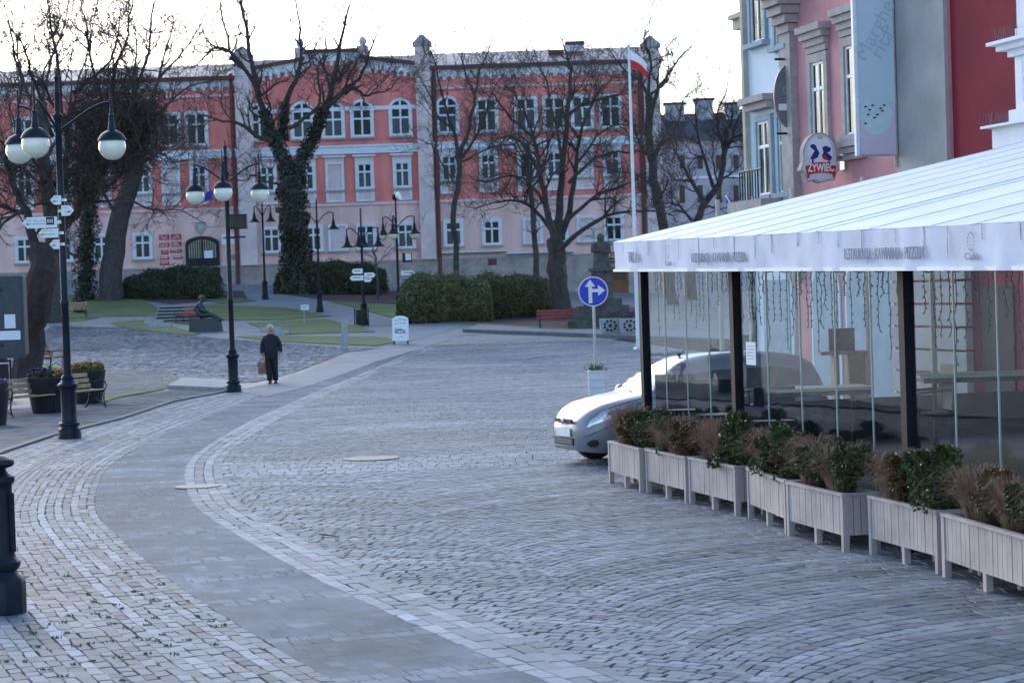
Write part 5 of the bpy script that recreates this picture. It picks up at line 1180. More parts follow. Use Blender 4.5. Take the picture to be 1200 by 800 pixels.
# central stepped gable
xa,z1=fb(357,63);xb,_=fb(420,63);zc=fb(300,84)[1]; zc2=fb(487,75)[1]; zt1=z1
zl=(zc+zc2)/2
gp_=[(XP1b,ZE-.6),(XP2a,ZE-.6),(XP2a,zl),(xb,zt1-.45),(xb,zt1),(xa,zt1),(xa,zt1-.45),(XP1b,zl)]
m=MB(); m.prism(gp_,lambda u,v,k:(u,-.02+k*1.2,v)); m.build('gable',M['red'],hall,recalc=True)
for (x0,za,x1,zb_) in ((XP1b,zl,xa,zt1-.45),(xb,zt1-.45,XP2a,zl),(xa,zt1,xb,zt1)):
    m=MB(); m.hexa([(x0,-.45,za),(x1,-.45,zb_),(x1,1.2,zb_),(x0,1.2,za)],[(x0,-.45,za+.22),(x1,-.45,zb_+.22),(x1,1.2,zb_+.22),(x0,1.2,za+.22)]); m.build('gable_coping',M['darkred'],hall,recalc=True)
    m=MB(); m.hexa([(x0,-.18,za-.55),(x1,-.18,zb_-.55),(x1,-.021,zb_-.55),(x0,-.021,za-.55)],[(x0,-.18,za-.01),(x1,-.18,zb_-.01),(x1,-.021,zb_-.01),(x0,-.021,za-.01)])
    n=max(2,int((x1-x0)/.46)); 
    for i in range(n):
        u=(i+.5)/n; x=x0+(x1-x0)*u; z=za+(zb_-za)*u; hb(m,x-.10,x+.10,z-.84,z-.54,-.17,-.022)
    m.build('frieze',M['white'],hall,recalc=True)
for x in (xa-.3,xb+.3):
    m=MB(); hb(m,x-.35,x+.35,zt1-1.5,zt1+.4,-.25,.6); m.lathe([(.12,.4),(.22,.52),(.28,.72),(.2,.92),(.06,1.05)],12,(x,.15,zt1)); m.build('finial',M['lilac'],hall,True)
# roofs
m=MB(); m.add([(XP2b-.5,-.4,ZE+.2),(XP3b+.3,-.4,ZE+.2),(XP3b+.3,6,ZE+1.75),(XP2b-.5,6,ZE+1.75),(XP3b+.3,12.4,ZE+.2),(XP2b-.5,12.4,ZE+.2)],[(0,1,2,3),(3,2,4,5),(1,4,2),(0,3,5)]); m.build('roof',M['rooftin'],hall)
m=MB(); m.add([(XL,-.4,ZE),(XP1a+.2,-.4,ZE),(XP1a+.2,6,ZE+1.5),(XL,6,ZE+1.5),(XP1a+.2,12.4,ZE),(XL,12.4,ZE)],[(0,1,2,3),(3,2,4,5),(1,4,2),(0,3,5)]); m.build('roof',M['rooftin'],hall)
m=MB(); m.add([(XP1a,1.1,ZE-.3),(XP2b,1.1,ZE-.3),(XP2b,6,ZE+1.7),(XP1a,6,ZE+1.7),(XP2b,12.4,ZE-.3),(XP1a,12.4,ZE-.3)],[(0,1,2,3),(3,2,4,5)]); m.build('roof',M['rooftin'],hall)
def chim(x0,x1,y0,y1,yy,cap=1):
    X0,Z0=fb(x0,y1);X1,Z1=fb(x1,y0); m=MB(); hb(m,X0,X1,Z0-1.5,Z1-.25,yy,yy+1); c=m.build('chimney',M['brick'],hall); m=MB(); hb(m,X0-.08,X1+.08,Z1-.25,Z1,yy-.1,yy+1.1); m.build('chimney_cap',M['darkred'],c)
    if cap==2: m=MB(); hb(m,X0-.03,X1+.03,Z0+.35,Z1-.26,yy-.03,yy+1.03); m.build('chimney_render',M['white'],c)
chim(665,685,43,62,2.5,2); chim(645,660,53,62,3.0); chim(486,503,55,66,2.0,2); chim(357,362,62,66,3)
# windows
def arcpts(w,h,r,n=10): return [(-w,0),(w,0),(w,h-r)]+[(w*math.cos(a),h-r+r*math.sin(a)) for a in np.linspace(0,PI,n)[1:-1]]+[(-w,h-r)]
def ring(mb,outer,inner,y0,y1):
    n=len(outer); o=len(mb.v)
    mb.v+=[(u,y0,v) for u,v in outer]+[(u,y0,v) for u,v in inner]+[(u,y1,v) for u,v in outer]+[(u,y1,v) for u,v in inner]
    for i in range(n):
        j=(i+1)%n
        for f in ((i,j,n+j,n+i),(2*n+i,3*n+i,3*n+j,2*n+j),(i,2*n+i,2*n+j,j),(n+i,n+j,3*n+j,3*n+i)): mb.f.append(tuple(o+k for k in f)); mb.m.append(0)
WIN={}
def make_win(kind,blind=False,cur=False):
    if kind=='arch': w,h,r,f=.78,2.5,.72,.17
    elif kind=='flat': w,h,r,f=.78,2.3,.10,.17
    elif kind=='mid': w,h,r,f=.62,1.85,0,.17
    else: w,h,r,f=.66,1.75,0,.16
    ol=arcpts(w,h,r) if r else [(-w,0),(w,0),(w,h),(-w,h)]
    il=arcpts(w-f,h-f,max(r-f*.8,.02)) if r else [(-w+f,f*.5),(w-f,f*.5),(w-f,h-f),(-w+f,h-f)]
    if r: il=[(u,v+(f*.5 if v<.01 else 0)) for u,v in il]
    m=MB(); ring(m,ol,il,-.13,.01); root=m.build('window',M['white'],hall,recalc=True)
    iw=w-f; ih=h-f
    if blind: m=MB(); hb(m,-iw,iw,f*.5,ih,-.03,.0); m.build('blind_panel',M['lilac'],root)
    else:
        m=MB(); m.prism(il,lambda u,v,k:(u,-.02-k*.015,v)); m.build('pane',M['pane'],root,recalc=True)
        m=MB(); e=.07; tz=f*.5+(ih-f*.5)*(.66 if kind!='arch' else .50)
        hb(m,-iw,-iw+e,f*.5,ih-r*.5,-.09,-.036); hb(m,iw-e,iw,f*.5,ih-r*.5,-.09,-.036); hb(m,-iw+e,iw-e,f*.5,f*.5+e,-.088,-.036); hb(m,-.06,.06,f*.5+e,ih-.01,-.095,-.036); hb(m,-iw+e,-.06,tz-.06,tz+.06,-.092,-.036); hb(m,.06,iw-e,tz-.06,tz+.06,-.092,-.036)
        if kind=='arch': z2=f*.5+(ih)*.74; hb(m,-iw+e,-.06,z2-.05,z2+.05,-.092,-.036); hb(m,.06,iw-e,z2-.05,z2+.05,-.092,-.036)
        else: hb(m,-iw+e,-.06,ih-e,ih,-.088,-.036); hb(m,.06,iw-e,ih-e,ih,-.088,-.036)
        m.build('sash',M['white'],root)
        if cur:
            m=MB()
            for s in(-1,1):
                x0=s*.09;x1=s*(iw-.1); hb(m,min(x0,x1),max(x0,x1),f*.5+e,tz-.07,-.040,-.0365)
            m.build('curtain',M['curtain'],root)
    m=MB(); hb(m,-w-.07,w+.07,-.13,-.0,-.22,.01); m.build('sill',M['greytrim'] ,root)
    if kind=='mid':
        m=MB(); hb(m,-w-.02,w+.02,h,h+.30,-.10,.02); m.build('lintel',M['lilac'],root); m=MB(); hb(m,-w-.14,w+.14,h+.30,h+.42,-.32,.02); m.build('hood',M['white'],root)
        m=MB(); hb(m,-w,-w+.2,-.82,-.131,-.09,.02); hb(m,w-.2,w,-.82,-.131,-.09,.02); hb(m,-w+.2,w-.2,-.82,-.70,-.09,.02); m.build('apron_frame',M['white'],root); m=MB(); hb(m,-w+.2,w-.2,-.70,-.131,-.04,.02); m.build('apron',M['lilac'],root)
    return root
def put(kind,x,ysill,blind=False,cur=False):
    X,Z=fb(x,ysill); k=(kind,blind,cur)
    if k not in WIN: WIN[k]=make_win(*k); o=WIN[k]
    else: o=dup(WIN[k])
    o.location=(X,0,Z)
sl=.033
for i,x in enumerate((305,355,391,425,470)): put('arch',x,160.5+sl*(430-x),False,i%3!=0)
for i,x in enumerate((-60,-15,30,75,120,167,199,231)): put('flat',x,171+sl*(231-x),False,i%2==0)
for i,x in enumerate((525,571,617,650,683,716)): put('arch' if i==0 else 'flat',x,156.5+sl*(525-x),False,i%2==0)
for i,x in enumerate((-60,-15,30,75,120,168,201,234)): put('mid',x,225+sl*(234-x),i==6,i%2==1)
for i,x in enumerate((314,360,393,428,472)): put('mid',x,215.5+sl*(428-x)-0*.5+6,i==2,i>1)
for i,x in enumerate((527,573,618,650,685,718)): put('mid',x,208.5+sl*(527-x)+4,i==4,i%2==1)
for i,x in enumerate((-60,-15,30,75,120,168)): put('gr',x,303.5+sl*(168-x),False)
for i,x in enumerate((319,368,397,430,476)): put('gr',x,292.5+sl*(430-x),i==2,i>2)
for i,x in enumerate((532,577,625,655,688,720)): put('gr',x,288.5+sl*(532-x),i in(2,4),i%2==0)
# gate
X0,Z0=fb(219,333);X1,Z1=fb(257,276); c=(X0+X1)/2; hw=(X1-X0)/2
def gatepl(w,z0,z1): return [(c-w,z0),(c+w,z0),(c+w,z1-.5)]+[(c+w*math.cos(a),z1-.5+.5*math.sin(a)) for a in np.linspace(0,PI,12)[1:-1]]+[(c-w,z1-.5)]
m=MB(); m.prism(gatepl(hw,Z0,Z1),lambda u,v,k:(u,-.12-k*.03,v)); gt_=m.build('gate',M['black'],hall,recalc=True)
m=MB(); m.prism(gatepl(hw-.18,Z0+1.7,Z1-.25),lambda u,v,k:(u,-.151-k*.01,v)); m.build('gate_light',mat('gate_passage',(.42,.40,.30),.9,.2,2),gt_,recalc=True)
m=MB()
for k in range(13): x=c-hw+.2+(2*hw-.4)*k/12; hb(m,x-.03,x+.03,Z0+.2,Z1-.3,-.20,-.162)
hb(m,c-.06,c+.06,Z0,Z1-.05,-.22,-.162); m.build('gate_bars',M['black'],gt_)
X,Z=fb(245,298); m=MB(); hb(m,X-.28,X+.28,Z-.25,Z+.25,-.24,-.221); m.build('gate_notice',M['whitepaint'],gt_)
# plaques beside the gate
pl=[(192.5,278,12,7),(206.5,277.5,12,7),(192.5,287,12,6),(207,286,12,6),(193,295.5,9,5.5),(206.5,294,14,4.5),(193,302.5,11,4),(208.5,301.5,11,4),(193,308.5,11,5)]
lab=['upper left','upper right','second left','second right','third left','third right','fourth left','fourth right','single bottom']
for (x,y,w,h),l in zip(pl,lab):
    X,Z=fb(x,y); k=YB/FPX; t=thing('wall_plaque',f'{l} red plaque of the cluster left of the arched gate','plaque',(X,YB-.012,Z),0,'red plaques beside the gate'); w*=k*.96;h*=k*.9
    m=MB(); hb(m,-w/2,w/2,-h/2,h/2,-.05,.011); m.build('plate',M['plaque'],t); m=MB()
    for r in range(2 if h<.3 else 3):
        n=6; zz=h*.28-r*h*.28
        for i in range(n):
            if random.random()<.85: x0=-w*.38+i*w*.76/n; hb(m,x0,x0+w*.09,zz-.02,zz+.02,-.056,-.051)
    m.build('lettering',M['flagwhite'],t)
def wallthing(nm,label,cat,x0,x1,y0,y1,mt,dep=.08):
    a,b=fb(x0,y1);c_,d=fb(x1,y0); t=thing(nm,label,cat,(a,YB,b)); m=MB(); hb(m,0,c_-a,0,d-b,-dep,-.003); m.build('panel',mt,t); m=MB(); hb(m,(c_-a)*.1,(c_-a)*.9,(d-b)*.55,(d-b)*.75,-dep-.01,-dep-.001); m.build('lettering',M['ink'],t); return t,c_-a,d-b
wallthing('notice_board','pale notice board with blue foot right of the gate','notice board',260,277,274,287,M['signwhite'])
wallthing('wall_plaque','small bronze plaque under the pale notice board','plaque',266,276,298,304,M['ochre'])
X,Z=fb(235,267); t=thing('coat_of_arms','small grey-blue shield above the arched gate','shield',(X,YB,Z)); m=MB(); m.prism([(-.35,.4),(-.35,-.1),(0,-.5),(.35,-.1),(.35,.4)],lambda u,v,k:(u,-.08*k-.003,v)); m.build('field',M['bluetrim'],t,recalc=True); m=MB(); m.prism([(-.15,.2),(-.12,-.1),(0,-.25),(.12,-.1),(.15,.2)],lambda u,v,k:(u,-.083-.02*k,v)); m.build('charge',M['gold'],t,recalc=True)
X,Z=fb(241,232); t=thing('flag_cluster','red, white and blue flags drooping above the gate','flags',(X,YB-.1,Z)); 
for mt,dx,dz in (('flagred',-.35,-.15),('flagwhite',-.1,-.2),('euroblue',.25,.1)):
    m=MB(); m.hexa([(dx-.3,-.5,dz-.35),(dx+.2,-.55,dz-.2),(dx+.2,-.50,dz-.2),(dx-.3,-.45,dz-.35)],[(dx-.1,-.2,dz+.3),(dx+.35,-.25,dz+.35),(dx+.35,-.2,dz+.35),(dx-.1,-.15,dz+.3)]); m.build('cloth',M[mt],t)
m=MB(); m.tube([(0,0,-.1),(.1,-.5,.5)],.03,5); m.build('staff',M['whitepaint'],t)
# teal boards, restaurant sign, doors
for a,b,y,l in ((518,594,296.5,'left long teal sign board above the stone plinth'),(594,672,297,'right long teal sign board behind the wide bare tree')):
    X0,Z0=fb(a,y+2.2);X1,Z1=fb(b,y-2.2); t=thing('sign_board',l,'sign board',(X0,YB,Z0),0,'teal sign boards'); m=MB(); hb(m,0,X1-X0-.02,0,Z1-Z0,-.4,-.165); m.build('board',M['teal'],t); m=MB(); hb(m,0,X1-X0-.02,Z1-Z0,Z1-Z0+.05,-.42,-.165); m.build('rim',M['whitepaint'],t)
X0,Z0=fb(706,307);X1,Z1=fb(760,294); t=thing('restaurant_sign','black signboard with gold letters over the brown door','sign board',(X0,YB-.4,Z0)); w=X1-X0;h=Z1-Z0
m=MB(); hb(m,0,w,0,h,-.1,.23); m.build('board',M['black'],t); m=MB(); putText(m,'RESTAURACJA',.42,Vector((w/2,-.105,h*.62)),Vector((1,0,0)),EZ,Vector((0,-1,0)),bold=.008,xs=.85); hb(m,.1,w-.1,h*.12,h*.17,-.106,-.1); m.build('lettering',M['gold'],t)
for (x0,x1,y0,y1,l) in ((714,736,312,347,'wide brown timber door under the black signboard'),(657,664,310,336,'narrow orange-brown door beside the wide bare tree')):
    X0,Z0=fb(x0,y1);X1,Z1=fb(x1,y0); m=MB(); hb(m,X0,X1,Z0,Z1,-.16,-.101); d=m.build('door',mat('timber_door',(.20,.075,.03),.6,.3,3),hall); m=MB(); hb(m,X0+.15,X1-.15,(Z0+Z1)/2+.1,Z1-.15,-.18,-.161); m.build('door_panel',M['brownwood'],d)
X0,Z0=fb(572,311);X1,Z1=fb(582,303); m=MB(); hb(m,X0,X1,Z0,Z1,-.13,-.101); m.build('vent',M['darkred'],hall)
# ---- background white house on the right with dark roof
t=thing('white_background_house','pale grey house with dark roof behind bare trees, right of the red building','house',(0,176,0)); k=lambda x,y:P(x,y,176)
a=k(770,300);b=k(905,140); m=MB(); hb(m,a.x,b.x+6,0,k(820,163).z,0,10); m.build('wall',M['greywall'],t)
za=k(820,163).z;zb_=k(820,136).z; m=MB(); m.add([(a.x-.5,-.5,za-.1),(b.x+6,-.5,za-.1),(b.x+6,5,zb_+.6),(a.x-.5,5,zb_+.6),(a.x-.5,10.5,za-.1),(b.x+6,10.5,za-.1)],[(0,1,2,3),(3,2,5,4),(0,3,4)]); m.build('roof',M['slate'],t)
for x0,x1,y0 in ((784,806,118),(820,840,113),(856,872,118)):
    p=k(x0,135);q=k(x1,y0); m=MB(); hb(m,p.x,q.x,p.z-1,q.z,3.5,4.8); c=m.build('chimney',M['greywall'],t); m=MB(); hb(m,p.x-.15,q.x+.15,q.z,q.z+.2,3.4,4.9); m.build('chimney_cap',M['slate'],c)
for x in (795,816,838,858):
    for y0,y1 in ((180,200),(215,240)):
        p=k(x,y1);q=k(x+9,y0); m=MB(); hb(m,p.x,q.x,p.z,q.z,-.05,.02); w=m.build('window',M['greywall'],t); m=MB(); hb(m,p.x+.12,q.x-.12,p.z+.12,q.z-.12,-.07,-.051); m.build('pane',M['pane'],w)
m=MB(); z=k(820,208).z; hb(m,a.x,b.x+6,z-.1,z+.1,-.12,-.002); m.build('string_course',M['white'],t)
# ================================================================== TREES
class Tree:
    def __init__(s,seed,tw=1.0): s.T=MB();s.C=MB();s.rng=random.Random(seed);s.tw=tw
    def grow(s,p,d,L,r,lv,up=.12,wild=.28):
        g=s.rng; n=max(3,min(7,int(L/.28))); st=L/n; pts=[p.copy()];rad=[r]; q=p.copy(); d=d.normalized()
        for i in range(n):
            d=(d+Vector((g.gauss(0,wild),g.gauss(0,wild),g.gauss(0,wild)+up))).normalized(); q=q+d*st; pts.append(q.copy()); rad.append(r*(1-.62*(i+1)/n))
        (s.T if r>.045 else s.C).tube(pts,rad,5 if r>.045 else 3,cap=False)
        if lv<=0: return
        k=max(3,int(L*(4.3 if lv>1 else 5.6)))
        for j in range(k):
            u=g.uniform(.25,1.0) if j else 1.0; i=min(int(u*n),n-1); b=pts[i].lerp(pts[i+1],u*n-i) if u<1 else pts[-1]
            t=(pts[i+1]-pts[i]).normalized(); a=t.orthogonal().normalized(); a=Matrix.Rotation(g.uniform(0,6.28),3,t)@a
            dd=t*g.uniform(.5,1.0)+a*g.uniform(.5,1.0); s.grow(b,dd,L*g.uniform(.42,.68),max(.0108*s.tw,rad[i]*g.uniform(.45,.62)),lv-1,up,wild)
    def limb(s,px,d,r0,r1,spawn=7,lv=2,L=2.2,dz=0.0,nobase=False,u0=.25):
        """main limb through photo points; depth wanders so the crown has volume"""
        g=s.rng; pts=[]; off=dz
        for i,(x,y) in enumerate(px):
            pts.append(P(x,y,d+off)); off+=g.gauss(.0,.55)+dz*.35 if i else dz*.35
        # smooth
        f=[]; ext=[pts[0]*2-pts[1]]+pts+[pts[-1]*2-pts[-2]]
        for i in range(1,len(ext)-2):
            a,b,c,e=ext[i-1:i+3]
            for t in (0,.33,.66): f.append(.5*((2*b)+(c-a)*t+(2*a-5*b+4*c-e)*t*t+(3*b-a-3*c+e)*t**3)+Vector((g.gauss(0,.04),g.gauss(0,.04),g.gauss(0,.03))))
        f.append(pts[-1]); n=len(f); rad=[(r0+(r1-r0)*(i/(n-1))**.7)*(.80 if r0<.45 else 1) for i in range(n)]
        s.T.tube(f,rad,9 if r0>.2 else 6)
        for j in range(int(spawn*1.35)):
            u=g.uniform(u0,1) if j else 1.0; i=min(int(u*(n-1)),n-2); t=(f[i+1]-f[i]).normalized(); a=t.orthogonal().normalized(); a=Matrix.Rotation(g.uniform(0,6.28),3,t)@a
            s.grow(f[i+1] if not j else f[i],t*g.uniform(.4,.9)+a*g.uniform(.5,1),L*g.uniform(.6,1.15),min(rad[i]*.6,.085),lv)
        return f,rad
    def build(s,name,label,loc,bark,twig='twig',group='bare winter trees'):
        t=thing(name,label,'tree',loc,0,group)
        for mb in(s.T,s.C): mb.v=[(v[0]-loc[0],v[1]-loc[1],v[2]-loc[2]) for v in mb.v]
        s.T.build('trunk',M[bark],t,True)
        if s.C.v: s.C.build('crown',M[twig],t)
        return t
def leaves_on(mb,segs,n,thick,sz,loc,seed=1):
    g=random.Random(seed); tot=[(f[i],f[i+1],r[i]) for f,r in segs for i in range(len(f)-1)]
    wt=[(b-a).length*(r+thick) for a,b,r in tot]
    cl={}
    for (a,b,r) in g.choices(tot,wt,k=n):
        u=g.random(); c=a.lerp(b,u); t=(b-a).normalized(); o=t.orthogonal().normalized(); an=g.uniform(0,6.28); o=Matrix.Rotation(an,3,t)@o
        lump=thick*(.35+.65*abs(math.sin(c.z*1.7+an*1.5)*math.cos(c.z*.9+an)))
        p=c+o*(r+lump*g.random()**.6)-Vector(loc); nn=(o+Vector((g.gauss(0,.5),g.gauss(0,.5),g.gauss(0,.5)))).normalized(); w=nn.orthogonal().normalized(); w=Matrix.Rotation(g.uniform(0,6.28),3,nn)@w; e=nn.cross(w)
        q=sz*g.uniform(.6,1.3); mb.add([p-w*q,p-e*q*.6,p+w*q,p+e*q*.6],[(0,1,2,3)])
# ivy-clad tree, left of centre
T=Tree(11); D=122; g0=gp(347,343); g0=Vector((P(346,335,D).x,D,zt(P(346,335,D).x,D)-.2)); S1=[]
S1.append(T.limb([(347,342),(346,300),(344,260),(343,225),(341,195)],D,.62,.55,0))
S1.append(T.limb([(338,200),(322,165),(312,140),(300,100),(292,60),(285,20),(280,-15)],D,.40,.07,10,dz=-.4))
S1.append(T.limb([(330,165),(335,120),(345,95),(352,70),(353,45),(348,15),(343,-20)],D,.26,.05,9,dz=.5))
S1.append(T.limb([(346,200),(365,165),(378,135),(385,115),(392,90),(398,60),(402,30),(410,5)],D,.42,.06,10,dz=.3))
T.limb([(380,130),(395,115),(412,100),(425,85),(437,50),(447,28)],D,.22,.04,8,dz=-.7); T.limb([(388,118),(410,100),(428,112),(442,108),(455,106),(466,92)],D,.16,.03,7,dz=.8)
T.limb([(318,165),(300,160),(280,145),(262,142),(240,136)],D,.22,.05,9,dz=-.8); T.limb([(305,110),(290,85),(275,70),(262,30),(258,0)],D,.20,.05,8,dz=.6); T.limb([(300,100),(270,62),(250,58),(232,76),(215,80)],D,.18,.04,8,dz=-.5)
T.limb([(341,150),(362,135),(375,120),(372,80),(383,60),(380,40)],D,.16,.04,7,dz=-.9); T.limb([(345,215),(318,215),(300,205),(285,212),(268,205)],D,.12,.03,6,dz=.4)
tr=T.build('ivy_clad_tree','big tree with ivy-wrapped trunk and bare crown, left of centre',g0,'bark'); m=MB(); leaves_on(m,S1[:1],9000,.46,.085,g0,3); leaves_on(m,[(S1[1][0][:8],S1[1][1][:8]),(S1[2][0][:4],S1[2][1][:4]),(S1[3][0][:8],S1[3][1][:8])],5000,.27,.08,g0,4); m.build('ivy',M['ivy'],tr)
# slender forked tree in front of the right wing
T=Tree(12); D=128; g0=Vector((P(535,330,D).x,D,zt(P(535,330,D).x,D)-.2))
T.limb([(536,345),(534,290),(531,255),(536,220),(538,195),(537,178)],D,.23,.19,0); 
for px,r in (([(537,185),(530,150),(520,120),(512,85),(505,58)],.18),([(538,185),(549,150),(557,110),(562,85),(575,55),(581,32)],.20),([(538,188),(555,165),(568,140),(575,110),(592,85)],.16),([(530,150),(512,135),(500,105),(490,85)],.11),([(556,110),(545,85),(541,60),(545,32)],.10),([(534,215),(520,195),(505,170),(495,165)],.09),([(540,190),(560,180),(585,170),(605,172)],.09)): T.limb(px,D,r,.03,8,L=1.9,dz=random.choice([-.7,.6,-.3,.8]))
T.build('forked_tree','slender bare tree forking low, in front of the right wing behind the hedge',g0,'bark_grey')
# wide spreading tree
T=Tree(13); D=108; g0=gp(660,374); D=g0.y
T.limb([(661,376),(656,345),(652,315),(650,283)],D,.52,.44,0)
for px,r,dz in (([(650,288),(640,240),(632,200),(625,160),(612,125),(592,100)],.26,-.6),([(652,285),(656,230),(660,180),(665,130),(668,92),(664,62),(655,40)],.30,.3),([(656,283),(670,230),(676,190),(682,150),(700,110),(722,88)],.24,.7),([(656,292),(682,270),(710,255),(735,248),(765,247),(792,252)],.19,-.9),([(662,262),(690,235),(710,225),(735,215),(757,203)],.15,-.4),([(668,215),(690,190),(715,180),(745,178),(775,182)],.14,.8),([(648,272),(625,245),(605,235),(585,236),(556,244)],.15,.5),([(645,252),(622,215),(600,206),(570,212),(552,208)],.13,-.7),([(632,202),(610,166),(590,160),(572,172)],.13,.9),([(664,135),(690,120),(720,112),(745,108)],.12,-.5),([(626,162),(600,140),(580,112),(570,108)],.11,-.3),([(676,192),(700,160),(725,145),(750,150)],.11,.6),([(660,185),(648,130),(640,95),(625,72)],.11,-.9)): T.limb(px,D,r,.03,10,L=1.9,dz=dz)
T.build('spreading_tree','wide spreading bare tree in front of the right wing, above the red bench',g0,'bark')
T=Tree(14); D=126; T.limb([(632,350),(628,300),(624,250),(620,210),(618,170)],D,.26,.14,10,L=2.2); g0=Vector((P(632,345,D).x,D,zt(P(632,345,D).x,D)-.2)); T.build('tall_tree','smooth grey trunk standing just behind the wide spreading tree',g0,'bark_grey')
# two trees at the right, before the pale house
T=Tree(15); D=118; g0=Vector((P(788,350,D).x,D,zt(P(788,350,D).x,D)-.2))
T.limb([(789,360),(783,300),(775,250),(767,210),(762,180),(761,140),(760,112)],D,.40,.26,3)
for px,r,dz in (([(761,140),(772,105),(785,85),(800,62),(818,50)],.18,-.5),([(760,115),(750,95),(735,85),(714,58)],.16,.6),([(765,182),(785,160),(795,140),(801,115),(817,104)],.15,.3),([(760,112),(762,80),(758,55),(752,20)],.13,-.4),([(770,220),(745,205),(725,200),(700,195)],.10,.5),([(763,185),(745,160),(735,130),(728,120)],.10,-.7)): T.limb(px,D,r,.03,9,L=1.8,dz=dz)
T.build('bent_tree','bare tree with bent trunk beside the flagpole, right corner of the red building',g0,'bark')
T=Tree(16); D=128; g0=Vector((P(812,350,D).x,D,zt(P(812,350,D).x,D)-.2))
T.limb([(812,360),(808,290),(815,262),(828,235),(842,215),(849,180),(851,150)],D,.40,.16,5)
for px,r,dz in (([(825,238),(800,195),(780,150)],.14,-.5),([(848,185),(862,150),(872,118)],.15,.4),([(836,220),(820,170),(815,140),(817,112)],.15,.7),([(812,258),(790,238),(765,242)],.13,-.6),([(849,172),(840,140),(850,110),(856,82)],.12,.2),([(845,210),(862,200),(876,180)],.12,.2),([(828,240),(812,215),(790,210),(772,190)],.10,.4),([(842,215),(835,185),(838,160)],.09,-.8)): T.limb(px,D,r,.03,10,L=1.7,dz=dz)
T.build('twisted_tree','twisting bare tree in front of the pale house with dark roof',g0,'bark')
# near left pollard with twig ball
T=Tree(17,1.25); g0=gp(32,446); D=g0.y; f0=T.limb([(30,448),(36,400),(44,350),(50,322),(52,290)],D,.50,.46,0)
for px,r,dz in (([(48,302),(30,250),(15,215),(5,180),(-8,150)],.24,-.4),([(55,298),(80,258),(105,222),(125,190),(150,160)],.30,.2),([(58,292),(70,240),(76,190),(80,140),(84,100)],.22,.5),([(140,140),(132,95),(150,40),(158,-10)],.11,.2),([(150,130),(170,80),(178,20),(190,-15)],.10,-.3),([(120,130),(105,60),(95,10)],.10,.4),([(75,150),(68,80),(60,30),(54,-5)],.12,-.5),([(15,218),(20,150),(25,100),(15,50),(4,5)],.13,.4),([(62,160),(40,100),(30,60),(8,25)],.11,.3),([(125,190),(160,186),(185,165),(210,140)],.12,-.3),([(100,230),(130,215),(155,195),(180,185)],.12,.5),([(30,250),(8,245),(-15,235)],.14,.2),([(45,275),(62,225),(40,190),(35,150)],.13,-.6),([(84,110),(110,90),(135,60),(140,20)],.10,.2),([(80,140),(60,120),(52,80),(75,40)],.09,.2)): T.limb(px,D,r,.03,10,L=1.35,dz=dz,lv=2)
def twigball(T,x,y,d,rx,rz,n):
    c=P(x,y,d); g=T.rng
    for i in range(n):
        v=Vector((g.gauss(0,1),g.gauss(0,1),g.gauss(0,1))).normalized()*g.random()**.4; p=c+Vector((v.x*rx,v.y*rx,v.z*rz)); dd=v+Vector((g.gauss(0,.7),g.gauss(0,.7),g.gauss(0,.7)))
        q=p+dd.normalized()*g.uniform(.12,.3); T.C.tube([p,(p+q)/2+Vector((g.gauss(0,.03),g.gauss(0,.03),g.gauss(0,.03))),q],[.011,.009,.006],3,cap=False)
for x,y,rx,rz,n in ((140,125,1.5,1.35,6000),(165,150,1.0,.9,2000),(110,160,1.1,1.1,2600),(115,200,1.0,.8,1700),(150,185,.9,.5,1200),(75,220,.8,1.0,1300),(30,200,.9,1.2,1300)): twigball(T,x,y,D,rx,rz,n)
m=MB(); T.build('pollard_tree','near dark pollarded tree with a dense twig head, at the left edge',g0,'bark_purple')
# trees further left in the park
T=Tree(18); g0=gp(130,352); D=g0.y; T.limb([(130,354),(131,320),(135,280),(145,240),(158,200),(165,170),(170,140)],D,.78,.42,0)
for px,r,dz in (([(170,145),(185,95),(198,45),(205,-5)],.2,.4),([(165,155),(156,100),(160,50),(150,5)],.18,-.5),([(150,232),(180,246),(212,246),(240,262)],.12,-.6),([(160,195),(185,180),(205,190),(228,185)],.14,.5),([(168,150),(200,120),(225,100),(250,95)],.15,-.3),([(140,260),(120,220),(105,180),(95,140)],.2,.4),([(188,90),(215,60),(235,30),(245,0)],.12,.5),([(158,60),(135,35),(120,0)],.1,.3)): T.limb(px,D,r,.03,10,L=2.1,dz=dz)
T.build('thick_tree','thick straight double trunk rising left of the low left hedge',g0,'bark_grey')
T=Tree(19); g0=gp(100,352); D=g0.y; f=T.limb([(100,354),(100,320),(101,280),(104,240),(110,205)],D,.30,.2,6,L=1.8); tr=T.build('ivy_column_tree','short dark evergreen column of ivy beside the thick double trunk',g0,'bark'); m=MB(); leaves_on(m,[f],5200,.75,.085,g0,9); m.build('ivy',M['ivy'],tr)
T=Tree(20); g0=gp(63,378); D=g0.y; T.limb([(62,380),(62,345),(62,300),(58,250),(52,190),(48,120)],D,.52,.30,4)
for px,r,dz in (([(50,150),(30,100),(20,50),(8,0)],.16,.3),([(52,190),(80,140),(95,90),(105,40),(110,0)],.16,.5),([(48,125),(60,70),(75,30),(82,-10)],.15,-.3),([(56,230),(30,200),(10,190),(-15,160)],.14,.2)): T.limb(px,D,r,.03,10,L=2.2,dz=dz)
T.build('grey_trunk_tree','pale grey thick trunk behind the near lamp and the pollarded tree',g0,'bark_grey')
T=Tree(21); D=112; g0=Vector((P(443,348,D).x,D,zt(P(443,348,D).x,D)-.1)); T.limb([(443,352),(442,320),(438,295),(436,272)],D,.10,.04,0); 
for px in ([(441,312),(455,295),(470,285),(488,270)],[(440,305),(425,292),(412,280)],[(438,298),(448,280),(452,262)]): T.limb(px,D,.04,.012,5,L=.8,lv=1)
